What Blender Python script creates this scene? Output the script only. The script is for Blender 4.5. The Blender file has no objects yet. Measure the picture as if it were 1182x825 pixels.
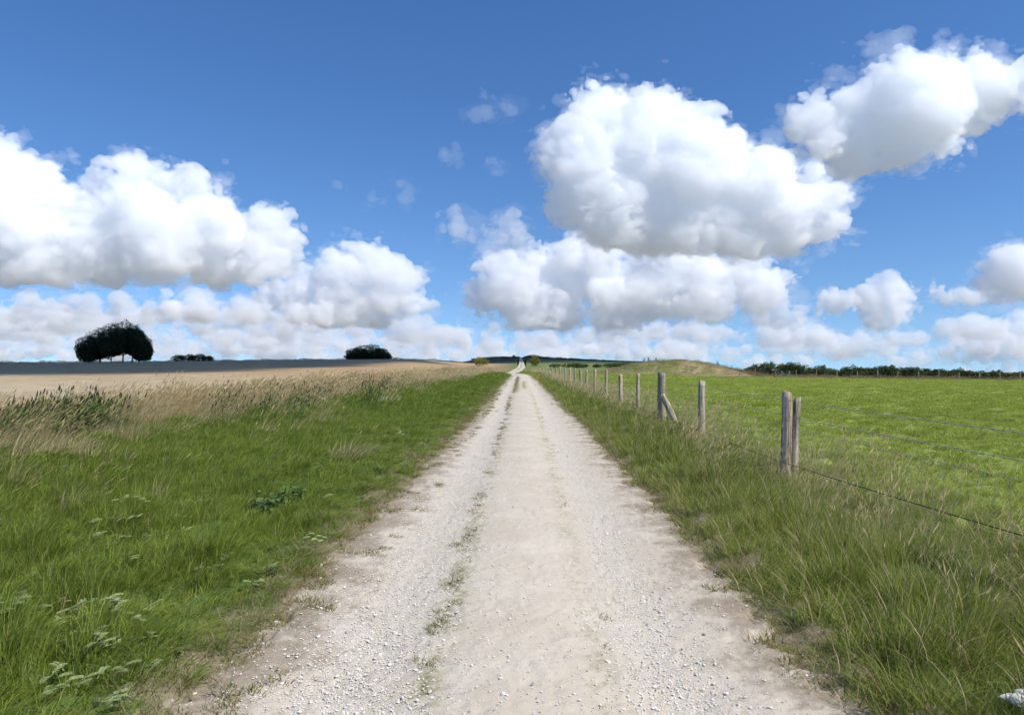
import bpy, bmesh, math, random, time
import numpy as np
import openvdb
from mathutils import Vector, Matrix, noise as mnoise

T0 = time.time()
rng = np.random.default_rng(11)
random.seed(11)
sc = bpy.context.scene
COL = sc.collection
F = 788.0            # focal length in photo pixels (24 mm on a 36 mm sensor)
HZ = 418.0           # eye level row of the photo
CX = 591.0
EYE = 1.65

def link(name, me, mat=None, parent=None):
    o = bpy.data.objects.new(name, me)
    COL.objects.link(o)
    if mat is not None and me is not None:
        me.materials.append(mat)
    if parent is not None:
        o.parent = parent
    return o

def tag(o, label=None, cat=None, group=None, kind=None):
    if label: o['label'] = label
    if cat: o['category'] = cat
    if group: o['group'] = group
    if kind: o['kind'] = kind
    return o

def mesh_np(name, verts, faces, smooth=False):
    """verts (N,3); faces = int array (M,3) or (M,4)"""
    verts = np.ascontiguousarray(verts, dtype=np.float32)
    faces = np.ascontiguousarray(faces, dtype=np.int32)
    me = bpy.data.meshes.new(name)
    k = faces.shape[1]
    me.vertices.add(len(verts)); me.vertices.foreach_set('co', verts.ravel())
    me.loops.add(faces.size); me.loops.foreach_set('vertex_index', faces.ravel())
    me.polygons.add(len(faces))
    me.polygons.foreach_set('loop_start', np.arange(0, faces.size, k, dtype=np.int32))
    me.polygons.foreach_set('loop_total', np.full(len(faces), k, dtype=np.int32))
    me.polygons.foreach_set('use_smooth', np.full(len(faces), smooth))
    me.update(calc_edges=True)
    return me

# ------------------------------------------------------------------ materials
class NT:
    """tiny node helper"""
    def __init__(self, name):
        self.m = bpy.data.materials.new(name); self.m.use_nodes = True
        self.t = self.m.node_tree; self.t.nodes.clear()
        self.out = self.t.nodes.new('ShaderNodeOutputMaterial')
    def n(self, typ, **kw):
        nd = self.t.nodes.new(typ)
        for k, v in kw.items():
            if k.startswith('i_'):
                key = k[2:]
                key = int(key) if key.isdigit() else key.replace('_', ' ')
                self.put(nd.inputs[key], v)
            else:
                setattr(nd, k, v)
        return nd
    def put(self, sock, v):
        if isinstance(v, bpy.types.NodeSocket): self.t.links.new(v, sock)
        elif isinstance(v, bpy.types.Node): self.t.links.new(v.outputs[0], sock)
        else:
            if hasattr(sock.default_value, '__len__') and len(sock.default_value) == 4 and len(v) == 3: v = (*v, 1)
            sock.default_value = v
    def ramp(self, fac, stops, interp='LINEAR'):
        r = self.t.nodes.new('ShaderNodeValToRGB'); r.color_ramp.interpolation = interp
        e = r.color_ramp.elements
        while len(e) < len(stops): e.new(0.5)
        for el, (p, c) in zip(e, stops):
            el.position = p
            el.color = (c, c, c, 1) if not hasattr(c, '__len__') else (*c, 1)
        self.put(r.inputs[0], fac); return r.outputs[0]
    def noise(self, vec, scale, detail=4, rough=.55, dist=0):
        nd = self.n('ShaderNodeTexNoise'); nd.inputs['Scale'].default_value = scale
        nd.inputs['Detail'].default_value = detail; nd.inputs['Roughness'].default_value = rough
        nd.inputs['Distortion'].default_value = dist
        if vec is not None: self.put(nd.inputs['Vector'], vec)
        return nd.outputs[0]
    def mix(self, f, a, b, blend='MIX'):
        nd = self.n('ShaderNodeMix', data_type='RGBA', blend_type=blend)
        self.put(nd.inputs[0], f); self.put(nd.inputs[6], a); self.put(nd.inputs[7], b)
        return nd.outputs[2]
    def math(self, op, a, b=0.0, c=None, clamp=False):
        nd = self.n('ShaderNodeMath', operation=op, use_clamp=clamp)
        self.put(nd.inputs[0], a); self.put(nd.inputs[1], b)
        if c is not None: self.put(nd.inputs[2], c)
        return nd.outputs[0]
    def surf(self, s): self.t.links.new(s.outputs[0] if isinstance(s, bpy.types.Node) else s, self.out.inputs[0]); return self.m

# ------------------------------------------------------------------ sun, sky, camera
SUN_AZ, SUN_EL = math.radians(124), math.radians(48)
world = bpy.data.worlds.new('World'); sc.world = world; world.use_nodes = True
wt = world.node_tree; wt.nodes.clear()
wo = wt.nodes.new('ShaderNodeOutputWorld'); bg = wt.nodes.new('ShaderNodeBackground')
sky = wt.nodes.new('ShaderNodeTexSky'); sky.sky_type = 'NISHITA'; sky.sun_disc = False
sky.sun_elevation = SUN_EL; sky.sun_rotation = SUN_AZ
sky.altitude = 100; sky.air_density = 1.0; sky.dust_density = 0.2; sky.ozone_density = 3.0
bg.inputs[1].default_value = 0.125
wtc = wt.nodes.new('ShaderNodeTexCoord'); wsep = wt.nodes.new('ShaderNodeSeparateXYZ'); wcmb = wt.nodes.new('ShaderNodeCombineXYZ')
wt.links.new(wtc.outputs['Generated'], wsep.inputs[0])
wm1 = wt.nodes.new('ShaderNodeMath'); wm1.operation = 'MAXIMUM'; wm1.inputs[1].default_value = 0.0; wt.links.new(wsep.outputs[2], wm1.inputs[0])
wm2 = wt.nodes.new('ShaderNodeMath'); wm2.operation = 'MULTIPLY_ADD'; wm2.inputs[1].default_value = .95; wm2.inputs[2].default_value = .105; wt.links.new(wm1.outputs[0], wm2.inputs[0])
for i_ in (0, 1): wt.links.new(wsep.outputs[i_], wcmb.inputs[i_])
wt.links.new(wm2.outputs[0], wcmb.inputs[2])
wnm = wt.nodes.new('ShaderNodeVectorMath'); wnm.operation = 'NORMALIZE'; wt.links.new(wcmb.outputs[0], wnm.inputs[0]); wt.links.new(wnm.outputs[0], sky.inputs[0])
whs = wt.nodes.new('ShaderNodeHueSaturation'); whs.inputs['Saturation'].default_value = 1.24; whs.inputs['Hue'].default_value = .507
wt.links.new(sky.outputs[0], whs.inputs['Color']); wt.links.new(whs.outputs[0], bg.inputs[0]); wt.links.new(bg.outputs[0], wo.inputs[0])
sun_dir = Vector((math.cos(SUN_EL)*math.sin(SUN_AZ), math.cos(SUN_EL)*math.cos(SUN_AZ), math.sin(SUN_EL)))
sl = bpy.data.lights.new('sun', 'SUN'); sl.energy = 4.2; sl.angle = math.radians(0.53); sl.color = (1, .955, .88)
so = bpy.data.objects.new('sun', sl); COL.objects.link(so)
so.rotation_euler = sun_dir.to_track_quat('Z', 'Y').to_euler()

cam = bpy.data.cameras.new('camera'); cam.lens = 24; cam.sensor_width = 36; cam.clip_end = 90000; cam.clip_start = .05
co = bpy.data.objects.new('camera', cam); COL.objects.link(co); sc.camera = co
co.location = (0, 0, EYE); co.rotation_euler = (math.radians(90.4), 0, 0)
vs = sc.view_settings; vs.view_transform = 'Standard'; vs.look = 'None'; vs.exposure = 0.3; vs.gamma = 1; vs.use_curve_mapping = False
cy = sc.cycles
cy.max_bounces = 48; cy.volume_bounces = 44; cy.diffuse_bounces = 3; cy.glossy_bounces = 2; cy.transmission_bounces = 4
cy.transparent_max_bounces = 16
cy.use_adaptive_sampling = True; cy.adaptive_threshold = 0.03
cy.use_denoising = True
cy.sample_clamp_indirect = 10
# ------------------------------------------------------------------ clouds: homogeneous volumes bounded by billowing meshes
def billow_tile(shape, octs, seed):
    r = np.random.default_rng(seed)
    S = np.fft.rfftn(r.standard_normal(shape).astype(np.float32))
    fx = np.fft.fftfreq(shape[0])[:, None, None]; fy = np.fft.fftfreq(shape[1])[None, :, None]; fz = np.fft.rfftfreq(shape[2])[None, None, :]
    k = np.sqrt(fx*fx+fy*fy+fz*fz).astype(np.float32)
    acc = np.zeros(shape, np.float32)
    for wl, amp in octs:
        kc = 1.0/wl
        band = np.exp(-((k-kc)/(0.32*kc))**2)
        n = np.fft.irfftn(S*band, s=shape, axes=(0, 1, 2)).astype(np.float32)
        n /= n.std()
        acc += amp*(np.abs(n)-0.8)
    return acc
VOX = 1.6     # photo pixels per voxel
TILE = billow_tile((240, 160, 192), [(44, 8.0), (21, 6.0), (11, 4.6), (5.8, 3.0), (3.0, 1.7)], 5)

def cloud_material(name, dens, aniso=0.0, col=(.978, .979, .982)):
    m = NT(name)
    v = m.n('ShaderNodeVolumeScatter'); v.inputs['Density'].default_value = dens
    v.inputs['Anisotropy'].default_value = aniso; v.inputs['Color'].default_value = (*col, 1)
    m.t.links.new(v.outputs[0], m.out.inputs['Volume'])
    return m.m

def cloud(puffs, base, dist, dens_px, label, amp=1.0, basesoft=3.0, seed=0, name='cumulus_cloud', stretch_y=.6, group='cumulus clouds in the blue sky', iso=0.0, veil_amt=.18):
    """puffs: (x, y, r) in photo angles at range dist; base: row of the flat base; dens_px: extinction per photo pixel"""
    r = np.random.default_rng(1000+seed)
    P = list(puffs)
    for px_, py_, pr_ in puffs:                       # smaller heads budding from the big ones
        if pr_ < 9: continue
        for _ in range(7):
            a_ = r.uniform(-.35, math.pi+.35); q_ = pr_*r.uniform(.22, .42)
            P.append((px_+math.cos(a_)*pr_*.88, py_-math.sin(a_)*pr_*.88, q_))
    P = np.array(P, float)
    pad = 16*amp+6
    x0, x1 = P[:, 0].min()-P[:, 2].max()-pad, P[:, 0].max()+P[:, 2].max()+pad
    x0 = (P[:, 0]-P[:, 2]).min()-pad; x1 = (P[:, 0]+P[:, 2]).max()+pad
    top = (P[:, 1]-P[:, 2]).min()-pad; bot = base+10
    ys = np.where(np.arange(len(P)) < len(puffs), r.uniform(-.45, .45, len(P))*P[:, 2], -r.uniform(0, 1.6, len(P))*P[:, 2])
    y0, y1 = (ys-P[:, 2]*stretch_y).min()-pad, (ys+P[:, 2]*stretch_y).max()+pad
    nx, ny, nz = int((x1-x0)/VOX)+1, int((y1-y0)/VOX)+1, int((bot-top)/VOX)+1
    X = (x0+np.arange(nx)*VOX).astype(np.float32)[:, None, None]
    Y = (y0+np.arange(ny)*VOX).astype(np.float32)[None, :, None]
    Z = (-bot+np.arange(nz)*VOX).astype(np.float32)[None, None, :]     # up
    field = np.full((nx, ny, nz), -1e3, np.float32); k = 5.0
    for (px, py, pr), yo in zip(P, ys):
        d = pr-np.sqrt((X-px)**2+((Y-yo)/stretch_y)**2+(Z+py)**2)
        h = np.clip(0.5+0.5*(field-d)/k, 0, 1)
        field = d*(1-h)+field*h+k*h*(1-h)
    off = r.integers(0, 160, 3)
    ix = (np.arange(nx)+off[0]) % TILE.shape[0]; iy = (np.arange(ny)+off[1]) % TILE.shape[1]; iz = (np.arange(nz)+off[2]) % TILE.shape[2]
    T = TILE[np.ix_(ix, iy, iz)]
    sx_ = (np.arange(nx)*.42).astype(int)+off[1]; TS = TILE[np.ix_(sx_ % TILE.shape[0], (iy+40) % TILE.shape[1], (iz+60) % TILE.shape[2])]
    T = .72*T+.62*TS
    field += amp*T*np.clip(1.0+(field+4*amp)/(16*amp), .5, 1)+1.0*amp
    field = np.minimum(field, (Z+base)*1.0+T*0.35+basesoft)
    field[0] = field[-1] = -9; field[:, 0] = field[:, -1] = -9; field[:, :, 0] = field[:, :, -1] = -9
    s = dist/F
    def skin(fld):
        fld[0] = fld[-1] = -9; fld[:, 0] = fld[:, -1] = -9; fld[:, :, 0] = fld[:, :, -1] = -9
        g = openvdb.FloatGrid(background=-9.0); g.copyFromArray(np.maximum(fld, -9))
        p, t, q = g.convertToPolygons(isovalue=iso)
        wx = (x0+p[:, 0]*VOX-CX)*s; wy = dist+(y0+p[:, 1]*VOX)*s; wz = EYE+(HZ+(-bot+p[:, 2]*VOX))*s
        return mesh_np(name, np.stack([wx, wy, wz], 1), q[:, ::-1], smooth=False)
    veil = None
    if veil_amt > 0:
        off = r.integers(0, 160, 3)
        T2 = TILE[np.ix_(((np.arange(nx)*.6).astype(int)+off[0]) % TILE.shape[0], (np.arange(ny)+off[1]) % TILE.shape[1], (np.arange(nz)+off[2]) % TILE.shape[2])]
        veil = skin(np.minimum(field+2.5*amp+1.15*amp*T2, Z+base+basesoft+4+.5*T2))
    o = link(name, skin(field), cloud_material('cloud_vapour', dens_px/s))
    tag(o, label, 'cloud', group)
    if veil is not None and len(veil.polygons):
        link('cloud_veil', veil, cloud_material('thin_vapour', veil_amt*dens_px/s), o)
    return o
def rng_of(base, alt=900.): return min(alt*F/max(HZ-base, 1), 42000)

DN = .08
cloud([(700,142,46),(675,185,48),(742,172,56),(795,192,50),(700,225,60),(760,235,60),(835,215,46),(880,222,42),(930,230,34),(962,220,18),(850,255,46),(920,255,38),(650,205,22),(790,255,46),(960,248,14)],
      298, rng_of(300), DN, 'large white cumulus tower in the upper right of centre, tallest cloud in the sky', seed=1)
cloud([(948,148,36),(1000,140,48),(1050,125,54),(1110,110,42),(1150,106,36),(1200,106,34),(1040,165,34),(985,165,30),(1138,72,9),(925,160,18),(1075,160,30)], 202, rng_of(204), DN,
      'rounded cumulus cloud cut by the right edge, highest on the right', seed=2)
cloud([(590,332,36),(562,342,24),(640,325,38),(690,300,30),(704,328,40),(760,318,44),(812,332,38),(870,332,32),(900,325,16),(720,352,36),(640,358,34),(612,355,30)], 378, rng_of(372), DN,
      'broad cumulus cloud with a grey base directly below the tallest cloud', seed=3)
cloud([(0,215,46),(42,224,36),(95,250,32),(150,214,26),(188,236,32),(230,242,34),(256,235,12),(120,278,52),(190,280,52),(240,288,42),(40,285,56),(-40,250,76),(300,275,28),(322,262,18),(330,285,22),(305,300,28),(8,170,14),(150,190,12)], 328, rng_of(335), DN,
      'massive cumulus bank with a dark flat base at the left edge of the sky', seed=4)
cloud([(408,315,28),(440,318,26),(380,330,30),(345,335,28),(460,336,28),(482,346,16),(425,345,34),(312,338,18),(395,350,30)], 372, rng_of(374), DN,
      'bright topped cumulus cloud above the small domed tree clump', seed=5)
cloud([(1172,306,24),(1145,330,22),(1112,348,14),(1195,318,34),(1165,335,20)], 352, rng_of(352), DN, 'cumulus cloud rising to the right edge above the pasture hedge', seed=6, amp=.8)
cloud([(1084,340,11),(1092,346,8)], 352, rng_of(352), DN, 'small white puff beside the cloud at the right edge', seed=7, amp=.6)
cloud([(1020,346,22),(1002,345,14),(1042,352,15),(1030,360,16),(1010,368,14)], 379, rng_of(379), DN, 'round topped small cumulus left of the right edge clouds', seed=8, amp=.7)
cloud([(965,350,14),(948,356,10),(980,346,9)], 365, rng_of(366), DN, 'small oval cloud leaning right beside the round topped one', seed=9, amp=.6)
cloud([(1150,392,20),(1172,380,18),(1120,396,14),(1190,395,24),(1100,403,9)], 408, rng_of(404), DN*.8, 'low cumulus in the right corner just above the hedge', seed=10, amp=.7)
cloud([(895,362,20),(878,368,14),(915,368,14)], 380, rng_of(382), DN*.8, 'low cumulus puff right of the broad grey based cloud', seed=11, amp=.7)
cloud([(920,388,16),(892,395,14),(946,396,13),(968,400,12),(998,396,12),(1020,404,14)], 410, rng_of(405), DN*.7, 'string of low cumulus heads over the right end of the mound', seed=12, amp=.7)
cloud([(524,258,13),(536,268,11),(548,278,8),(514,252,6)], 290, rng_of(290), .028, 'thin slanting scrap of cloud in the middle of the sky', seed=13, amp=.9)
cloud([(590,266,17),(575,262,10),(600,282,12),(585,284,10)], 297, rng_of(297), .035, 'ragged grey scrap of cloud left of the tallest cloud', seed=14, amp=.8)
for k_, (px_, py_, r_, nm_) in enumerate([(466,220,7,'small wisp of cloud highest above the bright topped cloud'),(432,230,5,'faint wisp just left of the small upright wisp'),(395,214,5,'faint wisp farthest left in the open blue'),
        (520,178,8,'thin wisp in the open blue above the slanting scrap'),(560,104,7,'highest wisp in the open blue sky'),(582,124,6,'thin upright wisp beside the highest wisp'),(568,187,6,'faint wisp between the thin wisp and the tallest cloud'),(555,130,5,'faint wisp below the highest wisp'),(893,157,8,'torn wisp between the two highest clouds'),(870,175,6,'faint torn wisp above the tallest cloud shoulder'),(985,82,7,'wisp above the rounded cloud on the right')]):
    cloud([(px_, py_, r_), (px_+r_*.9, py_+r_*.7, r_*.8), (px_-r_*.8, py_-r_*.3, r_*.6)], py_+30, rng_of(290), .012, nm_, seed=20+k_, amp=.85, name='cloud_wisp', group='wisps of cloud')
rb = np.random.default_rng(44)
band = [(205,356,16,366),(232,352,14,366),(262,366,13,379),(292,362,14,378),(150,362,15,372),(96,362,12,370),(50,372,14,382),(10,366,14,378)]
for k_, (px_, py_, r_, b_) in enumerate(band):
    cloud([(px_, py_, r_), (px_-r_*1.1, py_+r_*.3, r_*.7), (px_+r_*1.1, py_+r_*.35, r_*.75), (px_+r_*2., py_+r_*.5, r_*.5)], b_, rng_of(b_), DN*.8, 'small flat based cumulus low over the ploughed field', seed=40+k_, amp=.65, group='low clouds on the left')
k_ = 0
for i_, (px_, top_, b_, ln_) in enumerate([(20, 336, 362, 46), (110, 338, 360, 40), (185, 342, 366, 34), (255, 345, 370, 40), (330, 362, 384, 40), (60, 358, 382, 60), (150, 366, 388, 50), (420, 374, 392, 60), (520, 372, 390, 40), (230, 372, 392, 60), (600, 376, 394, 50), (700, 380, 396, 60), (790, 382, 398, 45), (340, 384, 400, 60), (470, 386, 402, 50), (-40, 350, 376, 40)]):
    hh_ = (b_-top_)*.5; P_ = []
    for q_ in range(9):
        t_ = rb.uniform(-1, 1); r_ = hh_*rb.uniform(.6, 1.05)*(1-.45*t_*t_); P_.append((px_+t_*ln_, b_-r_*.7-rb.uniform(0, .35)*hh_, r_))
    cloud(P_, b_+1, min(rng_of(b_), 40000), DN*.85, 'flat based bank of cloud stacked low in the left and middle sky', seed=200+i_, amp=.7, name='cloud_bank', group='cloud banks low in the sky')
for row_, (b_, hh_, n_) in enumerate([(370, 13, 7), (380, 13, 11), (390, 12, 14), (398, 11, 17), (405, 9, 19), (411, 8, 21), (416, 7, 22), (422, 7, 11), (430, 7, 8)]):
    for i_ in range(n_):
        xx_ = -60+1300*(i_+rb.uniform(.1, .9))/n_
        if xx_ > 620 and rb.random() < (.45 if xx_ > 830 else .2): continue
        if b_ < 390 and 480 < xx_: continue
        if b_ > 418 and xx_ < 820: continue
        ln_ = rb.uniform(26, 85); hv_ = hh_*rb.uniform(.55, 1.0); P_ = []
        for q_ in range(int(ln_/5)+2):
            t_ = rb.uniform(-1, 1); r_ = hv_*rb.uniform(.5, 1.0)*(1-.5*t_*t_)+2
            P_.append((xx_+t_*ln_, b_-r_*.55-rb.uniform(0, hv_*.5), r_))
        cloud(P_, b_+1.5, min(rng_of(b_)*rb.uniform(.9, 1.1), 44000), DN*.9, 'long flat cloud in the hazy bands along the horizon', seed=80+k_, amp=.5, name='horizon_cloud', group='clouds along the horizon', veil_amt=.2); k_ += 1
# the cloud overhead, above the picture, whose shade lies on the far field
def world_cloud(puffs, base, label, sigma, seed):
    r = np.random.default_rng(seed); P = np.array(puffs, float); vx = 14.0
    lo = (P[:, :3]-P[:, 3:4]).min(0)-70; hi = (P[:, :3]+P[:, 3:4]).max(0)+70; lo[2] = base-20
    n = ((hi-lo)/vx).astype(int)+1
    X = (lo[0]+np.arange(n[0])*vx)[:, None, None]; Y = (lo[1]+np.arange(n[1])*vx)[None, :, None]; Z = (lo[2]+np.arange(n[2])*vx)[None, None, :]
    f = np.full(n, -1e3)
    for px_, py_, pz_, pr_ in P: f = np.maximum(f, pr_-np.sqrt((X-px_)**2+(Y-py_)**2+((Z-pz_)*1.6)**2))
    T = TILE[np.ix_(np.arange(n[0]) % TILE.shape[0], np.arange(n[1]) % TILE.shape[1], np.arange(n[2]) % TILE.shape[2])]
    f = np.minimum(f+2.2*T, Z-base+T)
    f[0] = f[-1] = -9; f[:, 0] = f[:, -1] = -9; f[:, :, 0] = f[:, :, -1] = -9
    g = openvdb.FloatGrid(background=-9.0); g.copyFromArray(np.maximum(f, -9).astype(np.float32))
    p, t, q = g.convertToPolygons(isovalue=0.0)
    return tag(link('cumulus_cloud', mesh_np('cumulus_cloud', lo+p*vx, q[:, ::-1]), cloud_material('cloud_vapour', sigma)), label, 'cloud', 'cumulus clouds in the blue sky')
sh = 900/math.tan(SUN_EL)
def over(x, y, r): return (x+sh*math.sin(SUN_AZ), y+sh*math.cos(SUN_AZ), 900+r*.25, r)
world_cloud([over(-122, 98, 96), over(-200, 92, 110), over(-102, 180, 90), over(-94, 262, 86), over(-190, 160, 120), over(-260, 250, 150), over(-420, 330, 200), over(-130, 350, 110), over(-110, 430, 100), over(-60, 500, 90), over(-220, 420, 150), over(-350, 520, 190), over(-120, 620, 160), over(-60, 720, 120), over(40, 960, 150), over(-150, 900, 180), over(220, 1040, 150), over(-620, 420, 240), over(-850,500,260)], 900,
            'cumulus cloud overhead whose shade darkens the far field', .09, 9)
print('clouds', time.time()-T0, len(bpy.data.objects))
# ------------------------------------------------------------------ the lie of the land
def ftile(n, seed, beta=1.0):
    r = np.random.default_rng(seed)
    S = np.fft.rfft2(r.standard_normal((n, n)))
    fx = np.fft.fftfreq(n)[:, None]; fy = np.fft.rfftfreq(n)[None, :]
    k = np.sqrt(fx*fx+fy*fy); k[0, 0] = 1
    a = np.fft.irfft2(S*np.where(k < 4/n, 0, k**-(1+beta*.5)), s=(n, n)); a -= a.mean(); a /= a.std()
    return a.astype(np.float32)
_FT = [ftile(512, 3, 1.0), ftile(512, 4, 1.0), ftile(512, 6, .2)]
def n2(x, y, size, which=0):
    """fractal noise, std 1, largest features about size metres"""
    t = _FT[which]; n = t.shape[0]
    s = n/(size*4.0)
    u = np.asarray(x)*s+31.7; v = np.asarray(y)*s+77.1
    iu = np.floor(u).astype(int); iv = np.floor(v).astype(int); fu = u-iu; fv = v-iv
    g = lambda a, b: t[a % n, b % n]
    return (g(iu, iv)*(1-fu)+g(iu+1, iv)*fu)*(1-fv)+(g(iu, iv+1)*(1-fu)+g(iu+1, iv+1)*fu)*fv
def sstep(a, b, x):
    t = np.clip((np.asarray(x, float)-a)/(b-a), 0, 1); return t*t*(3-2*t)

_yy = np.arange(-60, 9000, 1.0)
def smooth_table(pts, win):
    v = np.interp(_yy, [p[0] for p in pts], [p[1] for p in pts])
    k = np.hanning(win+2)[1:-1]; k /= k.sum()
    return np.convolve(np.pad(v, win//2, mode='edge'), k, mode='valid')[:len(_yy)]
_PROF = smooth_table([(-60,0),(98,0),(112,-.2),(135,-1.0),(165,-1.7),(200,-1.5),(295,-.6),(450,.9),(790,3.65),(1000,8),(1100,8.2),(2500,-25),(9000,-25)], 21)
_XC = smooth_table([(-60,-.1),(0,-.03),(11.6,.2),(18,.35),(31,.5),(59,.85),(80,1.15),(93,.95),(103,-.2),(112,-1.2),(130,-2.4),(160,-1.8),(200,.2),(240,2.0),(295,4.0),(450,6.2),(790,10.5),(1000,13.4),(1100,14),(9000,14)], 11)
def xc(y): return np.interp(y, _yy, _XC)
MX, MY, MRX, MRY, MH = 23.0, 95.0, 13.2, 9.0, 2.1
def hedge_s(x, y): return (x-31)*.80+(y-97)*.60
def H(x, y):
    x = np.asarray(x, float); y = np.asarray(y, float)
    prof = np.interp(y, _yy, _PROF)
    a = x/(np.abs(y)+12.0)
    prof = np.where(y > 450, prof-np.maximum(prof-.9, 0)*sstep(.01, .2, a)*.85, prof)
    ridge = np.interp(a, [-3, -.75, -.5, -.24, -.04], [.0, .6, 2.0, 3.1, 3.8])
    left = ridge*sstep(60, 380, y)-.03*np.maximum(0, y-430)*sstep(430, 700, y)
    left = np.maximum(left, -25)
    z = prof+(left-prof)*sstep(-.02, -.17, a)
    s = hedge_s(x, y)
    z = z-.036*np.maximum(0, s-1.5)*sstep(.2, .33, a)*sstep(40, 60, y+x)-.4*sstep(35, 85, y)*sstep(.13, .3, a)
    d = np.sqrt(((x-MX)/MRX)**2+((y-MY)/MRY)**2)
    z = z+MH*np.where(d < 1, (.5+.5*np.cos(np.pi*np.minimum(d, 1)**1.15)), 0)
    u = np.abs(x-xc(y))
    z = z-.05*sstep(1.75, 1.35, u)*(y < 1200)
    z = z+(.05+.05*n2(x, y, 1.5))*sstep(1.5, 2.0, u)*sstep(200, 60, y)
    return z

# ground sheet: a fan of quads, finer near the camera
rows = np.concatenate([np.arange(-14, 2, .5), np.geomspace(2, 60000, 500)])
cols = np.concatenate([-np.geomspace(.25, 6, 110)[::-1], np.linspace(-.24, .24, 121), np.geomspace(.25, 6, 110)])
U, V = np.meshgrid(cols, rows)
GX = U*(V+16); GY = V
GZ = H(GX, GY)
nr, nc = GX.shape
idx = np.arange(nr*nc).reshape(nr, nc)
quads = np.stack([idx[:-1, :-1], idx[:-1, 1:], idx[1:, 1:], idx[1:, :-1]], -1).reshape(-1, 4)
gme = mesh_np('ground', np.stack([GX, GY, GZ], -1).reshape(-1, 3), quads, smooth=True)
def field_edge(y): return -np.interp(y, [0, 40, 60, 110, 160], [13.0, 12.4, 11, 8.0, 6.5])       # where the ploughed field begins
def dry_edge(y): return -np.interp(y, [0, 20, 42, 60, 110], [9.0, 9.2, 8.6, 6.8, 4.6])             # where the tall dry grass begins
def lerp(a, b, t): return a+(b-a)*t[..., None]
def zone_colour(x, y):
    one = np.ones_like(x)
    u = x-xc(y)
    green_l = np.array([.085, .125, .028]); soil = np.array([.27, .215, .15]); stub = np.array([.41, .325, .21]); past = np.array([.215, .27, .06])
    dry = np.array([.26, .20, .10]); hill = np.array([.05, .075, .035]); meadow = np.array([.15, .18, .055]); shade_brown = np.array([.36, .235, .115])
    c = one[..., None]*green_l
    c = lerp(c, soil, sstep(2.0, 1.55, np.abs(u)+.15*n2(x, y, .6)))
    c = lerp(c, dry, sstep(.5, -.8, x-dry_edge(y)+.5*n2(x, y, 4)))
    fld = sstep(.4, -.6, x-field_edge(y)+.35*n2(x, y, 5))
    c = lerp(c, stub, fld)
    c = lerp(c, shade_brown, sstep(58, 112, y-(.0)+.55*(x+55)*(x < 0)+6*n2(x, y, 40))*fld*.7)  # far field painted browner where cloud shade lies, fading in to soften its edge
    pz = sstep(3.9, 4.6, x)
    c = lerp(c, past, pz)
    c = lerp(c, meadow, sstep(98, 110, y+4*n2(x, y, 20))*sstep(-12, 2, x-.0*y))
    c = lerp(c, dry*np.array([1.1, 1, 1.1]), sstep(100, 112, y)*sstep(2, -4, x)*(1-fld)*.8)
    c = lerp(c, hill, sstep(420, 520, y+.25*x+30*n2(x, y, 200)))
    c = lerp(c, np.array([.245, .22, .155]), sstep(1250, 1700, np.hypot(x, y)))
    d = np.sqrt(((x-MX)/MRX)**2+((y-MY)/MRY)**2)
    c = lerp(c, lerp(np.array([.28, .225, .12])*one[..., None], np.array([.14, .16, .045]), sstep(.2, -.3, (x-MX-2)/MRX+.35*n2(x, y, 5))*sstep(1.0, .6, d)), sstep(1.12, .95, d))
    return np.clip(c, 0, 1)
def put_colour(me, name, arr):
    at = me.attributes.new(name, 'FLOAT_COLOR', 'POINT')
    a = np.ones((len(me.vertices), 4), np.float32); a[:, :3] = arr.reshape(-1, 3)
    at.data.foreach_set('color', a.ravel())
put_colour(gme, 'zone', zone_colour(GX, GY))
g = NT('ground_earth')
geo = g.n('ShaderNodeNewGeometry'); pos = geo.outputs['Position']
za = g.n('ShaderNodeAttribute', attribute_name='zone').outputs['Color']
n1 = g.noise(pos, .35, 6, .6); n3 = g.noise(pos, 9.0, 5, .65); n4 = g.noise(pos, 60, 3, .6)
mp = g.n('ShaderNodeMapping'); g.put(mp.inputs[0], pos); mp.inputs['Scale'].default_value = (1, .04, 1); mp.inputs['Rotation'].default_value = (0, 0, math.radians(62))
nrow = g.noise(mp.outputs[0], .9, 3, .6)
k1 = g.math('MULTIPLY_ADD', n1, .7, .65); k2 = g.math('MULTIPLY_ADD', n3, .7, .65); k3 = g.math('MULTIPLY_ADD', nrow, .5, .75)
k4 = g.math('MULTIPLY_ADD', n4, .8, .6)
kk = g.math('MULTIPLY', g.math('MULTIPLY', k1, k2), g.math('MULTIPLY', k3, k4))
cc = g.mix(1.0, za, g.n('ShaderNodeCombineColor', i_0=kk, i_1=kk, i_2=kk).outputs[0], 'MULTIPLY')
b = g.n('ShaderNodeBsdfPrincipled', i_Roughness=.95); b.inputs['Specular IOR Level'].default_value = .15
g.put(b.inputs['Base Color'], cc)
bm_ = g.n('ShaderNodeBump', i_Strength=.6, i_Distance=.04); g.put(bm_.inputs['Height'], n3); g.put(b.inputs['Normal'], bm_)
ground = tag(link('ground', gme, g.surf(b)), kind='structure')

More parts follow.
